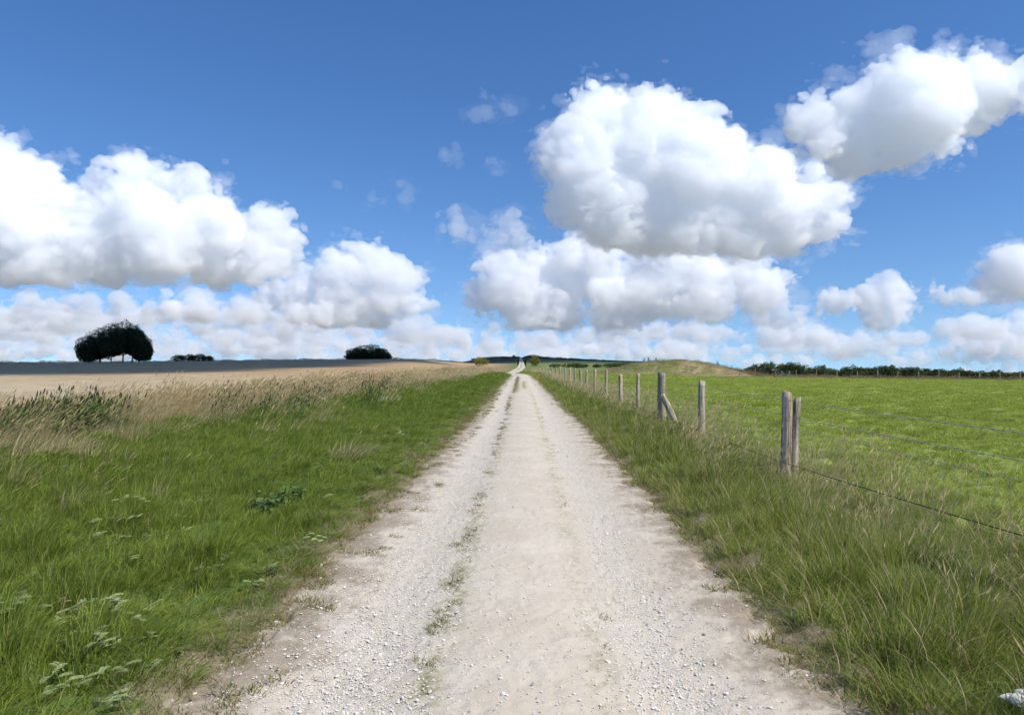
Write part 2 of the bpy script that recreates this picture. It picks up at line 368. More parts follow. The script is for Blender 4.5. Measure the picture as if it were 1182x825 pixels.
# ------------------------------------------------------------------ the chalk track
ty = np.concatenate([np.arange(-8, 1.5, .25), np.geomspace(1.5, 1050, 1000)])
tu = np.linspace(-1.75, 1.75, 176)
TU, TY = np.meshgrid(tu, ty)
edge = 1.5-.04*(TU > 0)+.06*n2(TY*0+np.sign(TU)*50, TY, 1.3)+.05*n2(TU, TY, .4)
TX = TU+xc(TY)
base = H(TX, TY)+.05*sstep(1.75, 1.35, np.abs(TU))*(TY < 1200)
cu = lambda c, w: np.exp(-((TU-c)/w)**2)
crown = .035*cu(0, .5)-.035*cu(-.85, .3)-.03*cu(.85, .3)
fine = np.clip(1.5-TY/14, 0, 1)
gravel = np.clip(cu(-.85, .38)+cu(.78, .22)+.25*n2(TU, TY, .9), 0, 1)
bump = .0025*n2(TX, TY, .5)+.0045*n2(TX, TY, .11, 2)*(.4+.8*gravel)*fine+.003*n2(TX, TY, .05, 2)*gravel*fine
fade = sstep(1.75, 1.45, np.abs(TU))
TZ = base+.006+(crown+bump)*fade*sstep(250, 80, TY)-.07*sstep(edge, edge+.3, np.abs(TU))+.03*sstep(90, 200, TY)
nr, nc = TX.shape; idx = np.arange(nr*nc).reshape(nr, nc)
quads = np.stack([idx[:-1, :-1], idx[:-1, 1:], idx[1:, 1:], idx[1:, :-1]], -1).reshape(-1, 4)
tme = mesh_np('chalk_track', np.stack([TX, TY, TZ], -1).reshape(-1, 3), quads, smooth=True)
tc = np.zeros(TX.shape+(3,))
tc[..., 0] = gravel
medn = np.clip(cu(-.47, .10)*1.0+cu(.43, .08)*.55, 0, 1)*sstep(-.2, 1.2, n2(TX, TY, .5, 2)+.6*n2(TX, TY, 2.0))
med_far = cu(-.35, .16)*sstep(36, 42, TY)*sstep(78, 70, TY)+cu(.12, .12)*sstep(40, 44, TY)*sstep(60, 54, TY)+cu(0, .38)*sstep(210, 260, TY)
tc[..., 1] = np.clip(medn+med_far, 0, 1)
tc[..., 2] = np.clip(sstep(1.02, 1.5, np.abs(TU)+.12*n2(TX, TY, .8)+.05*n2(TX, TY, .2, 2)-.06*(TU > 0)), 0, 1)*sstep(140, 60, TY)
put_colour(tme, 'mask', tc)
t = NT('chalk_gravel')
pos = t.n('ShaderNodeNewGeometry').outputs['Position']
ma = t.n('ShaderNodeAttribute', attribute_name='mask').outputs['Color']
sp = t.n('ShaderNodeSeparateColor'); t.put(sp.inputs[0], ma)
gr, md, dirt = sp.outputs[0], sp.outputs[1], sp.outputs[2]
nA = t.noise(pos, 1.3, 5, .6); nB = t.noise(pos, 22, 5, .7); nC = t.noise(pos, 110, 3, .65)
chalk = t.ramp(nA, [(.3, (.485, .42, .325)), (.55, (.54, .475, .38)), (.75, (.59, .53, .435))])
stone = t.ramp(nC, [(.30, (.27, .235, .19)), (.42, (.47, .42, .35)), (.62, (.62, .565, .485)), (.8, (.78, .73, .65))])
grf = t.math('MULTIPLY', gr, t.ramp(nB, [(.35, .35), (.6, 1.0)]))
c = t.mix(grf, chalk, stone)
c = t.mix(t.ramp(nB, [(.60, 0.0), (.74, .35)]), c, (.31, .26, .205))
c = t.mix(t.math('MULTIPLY', dirt, t.ramp(nB, [(.25, .55), (.6, 1.0)])), c, t.ramp(nB, [(.3, (.19, .145, .10)), (.7, (.35, .285, .215))]))
vo = t.n('ShaderNodeTexVoronoi', i_Scale=38.0); t.put(vo.inputs['Vector'], pos)
c = t.mix(t.math('MULTIPLY', t.ramp(vo.outputs[0], [(.10, 1.0), (.2, 0.0)]), t.ramp(nA, [(.42, 0.0), (.6, .75)])), c, t.ramp(vo.outputs[1], [(.1, (.72, .70, .66)), (.6, (.62, .58, .53)), (.8, (.25, .23, .22))]))
c = t.mix(t.math('MULTIPLY', md, t.ramp(nB, [(.35, .25), (.6, .9)])), c, t.ramp(nC, [(.3, (.10, .11, .03)), (.7, (.27, .25, .10))]))
b = t.n('ShaderNodeBsdfPrincipled', i_Roughness=.95); b.inputs['Specular IOR Level'].default_value = .1
t.put(b.inputs['Base Color'], c)
hh = t.math('ADD', t.math('MULTIPLY', nC, t.math('MULTIPLY_ADD', gr, .8, .25)), t.math('MULTIPLY', nB, .8))
bm_ = t.n('ShaderNodeBump', i_Strength=.55, i_Distance=.012); t.put(bm_.inputs['Height'], hh); t.put(b.inputs['Normal'], bm_)
track = tag(link('track', tme, t.surf(b)), kind='structure')
TRACK_Z = lambda x, y: H(x, y)+.055
print('land', time.time()-T0)
# ------------------------------------------------------------------ grass, weeds and stones (uncountable ground cover)
def grass_material(name, greens, dries, transl=.45):
    m = NT(name)
    pos = m.n('ShaderNodeNewGeometry').outputs['Position']
    at = m.n('ShaderNodeAttribute', attribute_name='tint').outputs['Color']
    s = m.n('ShaderNodeSeparateColor'); m.put(s.inputs[0], at)
    big = m.noise(pos, .55, 4, .6); small = m.noise(pos, 3.2, 3, .6)
    mpp = m.n('ShaderNodeMapping'); m.put(mpp.inputs[0], pos); mpp.inputs['Scale'].default_value = (.25, 1, 1)
    big = m.math('MULTIPLY_ADD', m.noise(mpp.outputs[0], .11, 3, .5), .5, m.math('MULTIPLY_ADD', big, .9, -.2))
    f = m.math('ADD', m.math('MULTIPLY', s.outputs[0], .5), m.math('ADD', m.math('MULTIPLY', big, .55), m.math('MULTIPLY_ADD', small, .45, -.28)))
    gcol = m.ramp(f, [(.2, greens[0]), (.5, greens[1]), (.85, greens[2])])
    dcol = m.ramp(m.math('MULTIPLY_ADD', s.outputs[0], .6, m.math('MULTIPLY', big, .4)), [(.2, dries[0]), (.8, dries[1])])
    c = m.mix(s.outputs[1], gcol, dcol)
    d = m.n('ShaderNodeBsdfPrincipled', i_Roughness=.55); d.inputs['Specular IOR Level'].default_value = .25; m.put(d.inputs['Base Color'], c)
    tr = m.n('ShaderNodeBsdfTranslucent'); m.put(tr.inputs[0], m.mix(1.0, c, (1.0, 1.0, .75), 'MULTIPLY'))
    mx = m.n('ShaderNodeMixShader'); mx.inputs[0].default_value = transl
    m.t.links.new(d.outputs[0], mx.inputs[1]); m.t.links.new(tr.outputs[0], mx.inputs[2])
    return m.surf(mx)

class Strip:
    """collects ribbons (blades, stems, leaves) into one mesh with a tint attribute"""
    def __init__(self): self.v = []; self.f = []; self.t = []; self.n = 0
    def ribbon(self, pts, widths, side, tint, dry):
        pts = np.asarray(pts, float); w = np.asarray(widths)[:, None]; side = np.asarray(side, float)
        L = pts-side*w*.5; R = pts+side*w*.5
        k = len(pts)
        self.v.append(np.stack([L, R], 1).reshape(-1, 3))
        self.t += [(tint, dry, 0)]*(2*k)
        for i in range(k-1):
            a = self.n+2*i; self.f.append((a, a+1, a+3, a+2))
        self.n += 2*k
    def mesh(self, name):
        me = mesh_np(name, np.concatenate(self.v), np.array(self.f), smooth=False)
        put_colour(me, 'tint', np.array(self.t))
        return me
    def blade(self, r, x, y, h, w, az, lean, curl, tint, dry, seg=4, head=0):
        t_ = np.linspace(0, 1, seg)
        out = h*(lean*t_+curl*t_**2.2)
        up = h*(t_-.38*(lean+curl)**1.0*t_**2*.7)
        pts = np.stack([x+out*np.cos(az), y+out*np.sin(az), up], 1)
        wd = w*np.clip(1.15-t_**1.6*1.08, .06, 1)
        sa = r.uniform(0, math.pi)
        side = (math.cos(sa), math.sin(sa), 0)
        self.ribbon(pts, wd, side, tint, dry)
        if head:
            p0, p1 = pts[-1], pts[-1]+(pts[-1]-pts[-2])*(head/np.linalg.norm(pts[-1]-pts[-2]))
            for a in (sa, sa+1.6):
                self.ribbon([p0*1., p0*.6+p1*.4, p1], [w*.8, w*3.2, w*.5], (math.cos(a), math.sin(a), 0), tint*.9, 1.0)

def tuft(name, seed, n, rad, h, w, wind=0.0, wind_az=0.0, dryness=.06, curl=(.1, .6), stems=0, stem_h=(.6, .9), stem_dry=1.0, seg=4):
    r = np.random.default_rng(seed); S = Strip()
    for i in range(n):
        q = rad*math.sqrt(r.random()); a = r.uniform(0, 2*math.pi)
        vx, vy = math.cos(a)*.55+wind*math.cos(wind_az), math.sin(a)*.55+wind*math.sin(wind_az)
        a0 = r.uniform(0, 2*math.pi); vx += .5*math.cos(a0); vy += .5*math.sin(a0)
        S.blade(r, q*math.cos(a), q*math.sin(a), r.uniform(*h)*(1-.25*q/max(rad, .01)), w*r.uniform(.6, 1.25), math.atan2(vy, vx),
                r.uniform(.05, .45)*min(1.4, math.hypot(vx, vy)), r.uniform(*curl)*min(1.5, .4+math.hypot(vx, vy)*.6), r.random(), 1.0 if r.random() < dryness else r.uniform(0, .15), seg)
    for i in range(stems):
        q = rad*math.sqrt(r.random()); a = r.uniform(0, 2*math.pi)
        az = wind_az+r.normal(0, .5) if wind else r.uniform(0, 6.28)
        hh = r.uniform(*stem_h)
        S.blade(r, q*math.cos(a), q*math.sin(a), hh, w*.6, az, r.uniform(.02, .3)+.15*wind, r.uniform(.02, .35)+.1*wind, r.random(), stem_dry*r.uniform(.7, 1), 5, head=hh*r.uniform(.12, .22))
    return S.mesh(name)

def scatter(name, pts, meshes, mat, rotz, scl, vi, label=None, cat=None, tilt=.12, seed=0):
    """one 'stuff' object: a point mesh that carries instances of the variant meshes"""
    r = np.random.default_rng(seed+77)
    me = bpy.data.meshes.new(name); me.vertices.add(len(pts)); me.vertices.foreach_set('co', np.ascontiguousarray(pts, np.float32).ravel())
    rot = np.stack([r.normal(0, tilt, len(pts)), r.normal(0, tilt, len(pts)), rotz], 1)
    for nm, typ, arr in (('rot', 'FLOAT_VECTOR', rot), ('scl', 'FLOAT_VECTOR', scl)):
        me.attributes.new(nm, typ, 'POINT').data.foreach_set('vector', np.ascontiguousarray(arr, np.float32).ravel())
    me.attributes.new('vi', 'INT', 'POINT').data.foreach_set('value', np.ascontiguousarray(vi, np.int32))
    o = link(name, me)
    ng = bpy.data.node_groups.new(name+'_scatter', 'GeometryNodeTree')
    ng.interface.new_socket('Geometry', in_out='INPUT', socket_type='NodeSocketGeometry')
    ng.interface.new_socket('Geometry', in_out='OUTPUT', socket_type='NodeSocketGeometry')
    N = ng.nodes; gi = N.new('NodeGroupInput'); go = N.new('NodeGroupOutput')
    gti = N.new('GeometryNodeGeometryToInstance')
    srcs = []
    for k, ms in enumerate(meshes):
        ms.materials.append(mat) if len(ms.materials) == 0 else None
        so_ = bpy.data.objects.new(name+'_piece', ms)
        oi = N.new('GeometryNodeObjectInfo'); oi.inputs['Object'].default_value = so_; oi.inputs['As Instance'].default_value = False
        srcs.append(oi)
    for oi in reversed(srcs):
        ng.links.new(oi.outputs['Geometry'], gti.inputs[0])
    iop = N.new('GeometryNodeInstanceOnPoints')
    def attr(nm, typ):
        a = N.new('GeometryNodeInputNamedAttribute'); a.data_type = typ; a.inputs['Name'].default_value = nm; return a.outputs[0]
    ng.links.new(gi.outputs[0], iop.inputs['Points']); ng.links.new(gti.outputs[0], iop.inputs['Instance'])
    iop.inputs['Pick Instance'].default_value = True
    ng.links.new(attr('vi', 'INT'), iop.inputs['Instance Index'])
    e2r = N.new('FunctionNodeEulerToRotation'); ng.links.new(attr('rot', 'FLOAT_VECTOR'), e2r.inputs[0]); ng.links.new(e2r.outputs[0], iop.inputs['Rotation'])
    ng.links.new(attr('scl', 'FLOAT_VECTOR'), iop.inputs['Scale'])
    ng.links.new(iop.outputs[0], go.inputs[0])
    md = o.modifiers.new('scatter', 'NODES'); md.node_group = ng
    me.materials.append(mat)
    tag(o, label, cat, kind='stuff')
    return o

def sample(x0, x1, y0, y1, dens, keep):
    r = rng
    n = int((x1-x0)*(y1-y0)*dens)
    x = r.uniform(x0, x1, n); y = r.uniform(y0, y1, n)
    k = (np.abs(x) < .86*y+1.6) & (r.random(n) < keep(x, y))
    return x[k], y[k]

LODS = [(2.2, 9, 1.0, 1.0), (9, 22, 1.75, 1.8), (22, 60, 3.6, 4.0), (60, 112, 8.0, 8.5)]   # from, to, radius factor, blade width factor
def grow(name, mat, x0, x1, keep, dens0, nbl, rad, h, w, label, cat='grass', scale_fn=None, wind=0., wind_az=0., dryness=.06, curl=(.1, .6), stems=0, stem_h=(.5, .8), stem_dry=1., nvar=5, lods=(0, 1, 2, 3), zf=H, rot_spread=3.14, stem_lod=1.0):
    meshes = []; PX = []; PY = []; VI = []
    for li in lods:
        ya, yb, rf, wf = LODS[li]
        for v in range(nvar):
            meshes.append(tuft(name+'_tuft', hash((li, v, nbl)) % 9999+v, int(nbl*(1, 1.2, 1.7, 2.2)[li]), rad*rf, h, w*wf, wind, wind_az, dryness, curl,
                               int(stems*(1, 1.5, 2.5, 4)[li]*stem_lod), stem_h, stem_dry, 5 if li == 0 else 4))
        xa, xb = (x0, x1) if not callable(x0) else (x0(yb), x1(yb))
        x, y = sample(max(x0, -.9*yb-2), min(x1, .9*yb+2), ya, yb, dens0/(rf**1.75), keep)
        PX.append(x); PY.append(y); VI.append(len(meshes)-nvar+rng.integers(0, nvar, len(x)))
    x = np.concatenate(PX); y = np.concatenate(PY); vi = np.concatenate(VI)
    n = len(x)
    s = rng.uniform(.75, 1.25, n)
    zs = s*(scale_fn(x, y) if scale_fn is not None else 1.0)
    print(name, n)
    return scatter(name, np.stack([x, y, zf(x, y)-.01], 1), meshes, mat, rng.uniform(-rot_spread, rot_spread, n), np.stack([s, s, zs], 1), vi, label, cat)

M_verge = grass_material('verge_grass_blades', [(.10, .155, .014), (.215, .30, .03), (.34, .41, .07)], [(.30, .23, .11), (.55, .45, .25)])
M_right = grass_material('roadside_grass_blades', [(.095, .14, .018), (.22, .28, .036), (.37, .41, .08)], [(.34, .26, .14), (.62, .50, .31)])
M_dry = grass_material('dry_grass_stems', [(.08, .12, .025), (.16, .19, .045), (.26, .26, .085)], [(.50, .38, .20), (.82, .67, .42)])
M_past = grass_material('pasture_blades', [(.23, .29, .035), (.36, .43, .07), (.46, .51, .13)], [(.18, .17, .06), (.34, .30, .13)])

tu_ = lambda x, y: x-xc(y)
def keep_left(x, y):
    u = tu_(x, y)
    return sstep(-1.52, -1.85, u+.13*n2(x, y, .7))*sstep(-.9, .9, x-dry_edge(y)+1.2*n2(x, y, 2.5))*(y < 108)
grow('verge_grass', M_verge, -11, 0, keep_left, 260, 30, .085, (.07, .21), .0042, 'lush green grass on the left verge of the chalk track',
     scale_fn=lambda x, y: np.clip(.85+.35*n2(x, y, 1.4)+.25*sstep(-2, -6, x), .35, 2)*(.45+.55*sstep(-1.7, -2.6, tu_(x, y))), wind=.7, wind_az=-.2, dryness=.05, curl=(.25, .9), rot_spread=.7)
def keep_dry(x, y):
    return sstep(.9, -1.0, x-dry_edge(y)+1.7*n2(x, y, 2.5))*(1-.85*np.exp(-((x+10.2)/1.5)**2-((y-14.6)/1.9)**2))*sstep(-.4, .5, x-field_edge(y)+.4*n2(x, y, 2))*(.35+.65*sstep(-.5, .7, n2(x, y, 1.3)))
grow('dry_grass', M_dry, -14, -3, keep_dry, 110, 20, .13, (.2, .52), .0045, 'tall straw coloured grass leaning in the wind left of the verge',
     scale_fn=lambda x, y: np.clip(.95+.2*n2(x, y, 3), .5, 1.4), wind=1.0, wind_az=0.15, dryness=.8, curl=(.15, .7), stems=9, stem_h=(.4, .78), rot_spread=.5, lods=(0, 1, 2, 3))
def keep_right(x, y):
    u = tu_(x, y)
    return sstep(1.5, 1.75, u+.10*n2(x, y, .6))*sstep(5.4, 4.0, x+.5*n2(x, y, 1.5))*(y < 108)
def right_h(x, y):
    u = tu_(x, y)
    return np.clip(.8+.3*n2(x, y, 1.1), .4, 1.7)*(.35+.65*sstep(1.5, 2.5, u))*(1-.52*sstep(2.8, 3.6, x))*(1-.45*np.exp(-((x-3.8)/.5)**2-((y-9.0)/.8)**2))
grow('roadside_grass', M_right, 1, 6, keep_right, 230, 30, .085, (.14, .42), .0042, 'long rough grass between the track and the wire fence',
     scale_fn=right_h, wind=.35, wind_az=.3, dryness=.10, curl=(.15, .75), rot_spread=1.2, lods=(0, 1, 2, 3))
def keep_rstem(x, y):
    return keep_right(x, y)*sstep(1.9, 2.8, tu_(x, y))*sstep(.0, 1.1, n2(x, y, 1.2, 1))
grow('seeding_grass', M_dry, 1.5, 6, keep_rstem, 55, 6, .12, (.2, .45), .0035, 'dry seeding grass stems along the wire fence',
     scale_fn=lambda x, y: np.clip(.8+.2*n2(x, y, 2), .5, 1.2), wind=.45, wind_az=.3, dryness=.55, stems=8, stem_h=(.38, .74), rot_spread=1.0, lods=(0, 1, 2, 3))
def keep_past(x, y):
    d = np.sqrt(((x-MX)/MRX)**2+((y-MY)/MRY)**2)
    return sstep(4.0, 4.9, x+.3*n2(x, y, 1))*(hedge_s(x, y) < -1)*(d > 1.02)*(y < 99)
grow('pasture_grass', M_past, 3.8, 62, keep_past, 190, 30, .10, (.045, .125), .0055, 'short bright green pasture grass beyond the wire fence',
     scale_fn=lambda x, y: (np.clip(.9+.3*n2(x, y, 2.0), .4, 1.8)+.8*sstep(5.6, 4.4, x))*(1-.45*sstep(15, 45, y)), wind=.7, wind_az=.1, dryness=.05, curl=(.6, 1.3), lods=(0, 1, 2, 3), rot_spread=1.5)
def keep_mound(x, y):
    d = np.sqrt(((x-MX)/MRX)**2+((y-MY)/MRY)**2)
    return (d < 1.08)*1.0
M_mound = grass_material('mound_grass_blades', [(.10, .13, .03), (.19, .21, .06), (.34, .32, .12)], [(.36, .27, .16), (.62, .5, .33)])
grow('mound_grass', M_mound, 10, 36, keep_mound, 90, 30, .1, (.07, .17), .004, 'pale dry grass over the round mound', scale_fn=None, wind=.4, wind_az=.1, dryness=.64, lods=(3,), rot_spread=1.5)

# flattened dead grass on the worn shoulders
def keep_thatch(x, y):
    u = np.abs(tu_(x, y)); return sstep(1.22, 1.5, u+.12*n2(x, y, .5))*sstep(2.1, 1.7, u)*(.15+.85*sstep(-.4, .6, n2(x, y, .35, 2)))
grow('dead_grass', grass_material('dead_grass_blades', [(.12, .12, .04), (.2, .18, .07), (.3, .26, .12)], [(.28, .21, .12), (.5, .41, .27)]), -3, 4.5, keep_thatch, 330, 20, .07, (.03, .10), .0035,
     'worn dead grass on the bare shoulders of the track', dryness=.65, curl=(.6, 1.4), lods=(0, 1, 2))
# small tufts growing in the track
def keep_broad(x, y):
    u = tu_(x, y); return (sstep(-1.6, -1.9, u)*(x > -9)+sstep(1.6, 1.9, u)*(x < 4.0))*sstep(.2, .9, n2(x, y, .8, 2))
grow('plantain', grass_material('plantain_leaves', [(.07, .12, .03), (.14, .20, .055), (.26, .30, .12)], [(.3, .25, .12), (.5, .4, .2)]), -9.5, 4.2, keep_broad, 16, 9, .05, (.07, .17), .017,
     'broad leaved low plants among the verge grass', cat='weeds', dryness=.08, curl=(.5, 1.3), lods=(0, 1), wind=.2)
def tuft_pts():
    X, Y, S = [], [], []
    r = np.random.default_rng(8)
    for _ in range(2600):
        y = r.uniform(2.8, 34); side = r.random() < .66
        u = (-.46-.004*y+r.normal(0, .055)) if side else (.43+r.normal(0, .05))
        x = u+float(xc(y))
        if float(n2(x, y, .8, 2)+.8*n2(x, y, 2.4)) < (.35 if side else .62): continue
        X.append(x); Y.append(y); S.append(r.uniform(.6, 1.5))
    for _ in range(700):
        y = r.uniform(36, 76); u = -.38+r.normal(0, .09)
        X.append(u+float(xc(y))); Y.append(y); S.append(r.uniform(1.2, 2.4))
    for _ in range(300):
        y = r.uniform(41, 58); u = .13+r.normal(0, .07)
        X.append(u+float(xc(y))); Y.append(y); S.append(r.uniform(1.2, 2.2))
    for sgn, lo, hi, cnt in ((-1, 1.15, 1.65, 700), (1, 1.4, 1.6, 250)):
        for _ in range(cnt):
            y = r.uniform(2.6, 40); u = sgn*r.uniform(lo, hi); x = u+float(xc(y))
            if float(n2(x, y, .9, 2)) < .45: continue
            for q in range(3):
                X.append(x+r.normal(0, .05)); Y.append(y+r.normal(0, .06)); S.append(r.uniform(.8, 2.0))
    return np.array(X), np.array(Y), np.array(S)
x, y, s = tuft_pts()
M_tuft = grass_material('trodden_grass', [(.12, .135, .025), (.20, .205, .05), (.30, .28, .09)], [(.26, .20, .10), (.42, .34, .18)])
tm = [tuft('track_tuft', 300+k, 26, .045, (.015, .05), .0038, dryness=.3, curl=(.3, 1.0)) for k in range(5)]
scatter('track_grass', np.stack([x, y, TRACK_Z(x, y)-.004], 1), tm, M_tuft, rng.uniform(-3, 3, len(x)), np.stack([s, s, s*.7], 1), rng.integers(0, 5, len(x)), 'low worn grass tufts in lines along the chalk track', 'grass')

# loose stones on the track
def stone_mesh(k):
    r = np.random.default_rng(500+k)
    bm = bmesh.new(); bmesh.ops.create_icosphere(bm, subdivisions=2 if k >= 20 else 1, radius=1)
    sc_ = np.array([r.uniform(.7, 1.3), r.uniform(.55, .95), r.uniform(.3, .55)])
    for v in bm.verts:
        v.co = Vector(np.array(v.co)*sc_*(r.uniform(.6, 1.2) if k < 20 else 1+.35*mnoise.noise(v.co*1.6+Vector((k*3.1, 0, 0)))+.12*mnoise.noise(v.co*5)))
    me = bpy.data.meshes.new('stone'); bm.to_mesh(me); bm.free()
    tint = r.random()
    put_colour(me, 'tint', np.full((len(me.vertices), 3), (.05 if k >= 6 else .5+.5*tint)))
    return me
ms = NT('chalk_stone')
at = ms.n('ShaderNodeAttribute', attribute_name='tint').outputs['Color']
pn = ms.noise(ms.n('ShaderNodeNewGeometry').outputs['Position'], 45, 3)
cst = ms.mix(.35, ms.ramp(at, [(.04, (.13, .13, .14)), (.3, (.45, .42, .38)), (1.0, (.78, .73, .66))]), ms.ramp(pn, [(.3, (.45, .41, .36)), (.7, (.80, .76, .69))]))
b = ms.n('ShaderNodeBsdfPrincipled', i_Roughness=.9); ms.put(b.inputs['Base Color'], cst); M_stone = ms.surf(b)
X, Y, S = [], [], []
for (c0, wd, cnt, ymax) in ((-.88, .26, 26000, 20), (.8, .17, 16000, 20), (0, .9, 7000, 14), (1.3, .2, 500, 12), (-1.35, .2, 500, 12)):
    yy = 2.5+(ymax-2.5)*rng.random(cnt)**1.8; uu = c0+wd*rng.normal(0, 1, cnt)
    k = (np.abs(uu) < 1.6); X.append(uu[k]+xc(yy[k])); Y.append(yy[k]); S.append(np.clip(rng.lognormal(-5.5, .42, k.sum()), .002, .0165))
x = np.concatenate(X); y = np.concatenate(Y); s = np.concatenate(S)
vi = np.where(rng.random(len(x)) < .07, 6+rng.integers(0, 2, len(x)), rng.integers(0, 6, len(x)))
uu = x-xc(y)
zz = TRACK_Z(x, y)+.006+.035*np.exp(-(uu/.5)**2)-.035*np.exp(-((uu+.85)/.3)**2)-.03*np.exp(-((uu-.85)/.3)**2)
scatter('loose_stones', np.stack([x, y, zz+s*.12], 1), [stone_mesh(k) for k in range(8)], M_stone, rng.uniform(-3, 3, len(x)), np.stack([s, s, s], 1), vi, 'loose white chalk stones and dark flints on the track', 'stones')
print('grass', time.time()-T0)
# ------------------------------------------------------------------ things
def at_px(px, D): return (px-CX)/F*D
def zpx(py, D): return EYE-(py-HZ)/F*D

def wood_material(name, a, b_, top=None):
    m = NT(name)
    tc = m.n('ShaderNodeTexCoord').outputs['Object']
    mp = m.n('ShaderNodeMapping'); m.put(mp.inputs[0], tc); mp.inputs['Scale'].default_value = (30, 30, 1.6)
    g1 = m.noise(mp.outputs[0], 1.0, 5, .65); g2 = m.noise(tc, 7, 4, .6)
    c = m.ramp(g1, [(.36, tuple(v*.25 for v in a)), (.47, a), (.66, b_)])
    c = m.mix(m.ramp(g2, [(.5, 0.0), (.72, .65)]), c, (.20, .20, .12))
    b = m.n('ShaderNodeBsdfPrincipled', i_Roughness=.9); b.inputs['Specular IOR Level'].default_value = .15
    m.put(b.inputs['Base Color'], c)
    bp = m.n('ShaderNodeBump', i_Strength=1.0, i_Distance=.02); m.put(bp.inputs['Height'], g1); m.put(b.inputs['Normal'], bp)
    return m.surf(b)
W_grey = wood_material('weathered_grey_wood', (.32, .27, .19), (.60, .52, .40))
W_pink = wood_material('bleached_pinkish_wood', (.42, .31, .22), (.68, .54, .42))
W_dark = wood_material('lichened_dark_wood', (.28, .245, .165), (.48, .43, .31))

def post_mesh(h, r, seed, squash=1.0, taper=.9, slope=.02, bury=.3):
    q = np.random.default_rng(seed); n = 14; nz = 16; V = []; ph = q.uniform(0, 6.28, 4); bend = q.normal(0, .012, 2)
    for i in range(nz):
        t = i/(nz-1); z = -bury+t*(h+bury)
        for k in range(n):
            a = 2*math.pi*k/n
            rr = r*(1+(taper-1)*t)*(1+.06*math.sin(2*a+ph[0])+.04*math.sin(3*a+ph[1]+t*2)+.035*math.sin(5*a+ph[2]))*(1+q.normal(0, .03))
            zz = z+(slope*math.cos(a+ph[3]) if i == nz-1 else 0)
            V.append((rr*math.cos(a)+bend[0]*math.sin(t*3), rr*squash*math.sin(a)+bend[1]*math.sin(t*3), zz))
    Fq = [(i*n+k, i*n+(k+1) % n, (i+1)*n+(k+1) % n, (i+1)*n+k) for i in range(nz-1) for k in range(n)]
    me = bpy.data.meshes.new('fence_post')
    b0 = (nz-1)*n
    V.append((bend[0]*math.sin(3), bend[1]*math.sin(3), h+.006)); c0 = len(V)-1
    me.from_pydata(V, [], Fq+[(b0+k, b0+(k+1) % n, c0) for k in range(n)])
    for p in me.polygons: p.use_smooth = len(p.vertices) == 4
    me.update(); return me

fence = bpy.data.objects.new('wire_fence', None); COL.objects.link(fence)
fence.location = (4.0, 9.3, 0)
tag(fence, 'post and wire stock fence along the right side of the track', 'fence')
def to_fence(o, x, y, z, rx=0, ry=0, rz=0):
    o.parent = fence; o.location = (x-4.0, y-9.3, z); o.rotation_euler = (rx, ry, rz); return o
# x, range, top height above eye datum, radius, material, tilt, label
POSTS = [(905, 9.45, 1.245, .069, W_pink, (0, -.03), 'tall pinkish post of a close pair'), (918, 9.62, 1.135, .055, W_grey, (0, -.035), 'shorter grey post of a close pair'),
         (810, 14.4, 1.25, .083, W_grey, (0, .0), 'thick grey post with split top'), (763.5, 18.2, 1.36, .115, W_dark, (-.02, .02), 'stout lichened straining post'),
         (737, 22.4, 1.28, .06, W_grey, (0, 0), 'slim pale post'), (717.5, 25.0, 1.2, .08, W_pink, (0, .035), 'pinkish post'),
         (700, 30.3, 1.30, .07, W_grey, (0, 0), None), (686.5, 34.6, 1.27, .07, W_pink, (0, .04), None), (677, 38.6, 1.22, .06, W_grey, (0, -.02), None),
         (670, 42.0, 1.2, .07, W_grey, (0, .02), None), (664, 45.4, 1.25, .06, W_grey, (0, 0), None), (658, 49.4, 1.24, .08, W_pink, (0, .01), None), (652, 54, 1.2, .06, W_grey, (0, 0), None),
         (646.5, 59, 1.24, .07, W_grey, (0, -.02), None), (641.5, 64, 1.2, .06, W_pink, (0, .02), None), (637, 70, 1.2, .07, W_grey, (0, 0), None), (633, 76, 1.2, .06, W_grey, (0, 0), None), (629.5, 83, 1.2, .07, W_grey, (0, .02), None), (626, 90, 1.15, .07, W_grey, (0, 0), None)]
for k, (px, D, zt, r, m, tl, lb) in enumerate(POSTS):
    x = at_px(px, D); z0 = float(H(x, D)); me = post_mesh(zt-z0, r, 60+k, squash=.8 if k < 2 else 1, slope=.03 if k in (1, 2) else .012)
    o = to_fence(link('fence_post', me, m), x, D, z0, tl[0], tl[1], random.uniform(0, 6) if k != 3 else .3)
    if lb: tag(o, lb)
# near posts just outside the picture on the right carry the wires on
for x, y in ((3.72, 4.55), (3.65, .6)):
    z0 = float(H(x, y)); to_fence(link('fence_post', post_mesh(1.22-z0, .075, 90+int(y)), W_grey), x, y, z0, 0, 0, 1)
# strut leaning against the straining post
p0 = Vector((at_px(780, 17.6), 17.6, .0)); p1 = Vector((at_px(764, 17.95), 17.95, zpx(456, 17.95)))
ln = (p1-p0).length; me = post_mesh(ln, .074, 99, bury=.15, taper=1.0)
o = link('brace_post', me, W_grey); o.parent = fence; o.location = p0-Vector((4.0, 9.3, 0)); o.rotation_euler = (p1-p0).to_track_quat('Z', 'Y').to_euler()
tag(o, 'pale grey strut propped against the straining post')

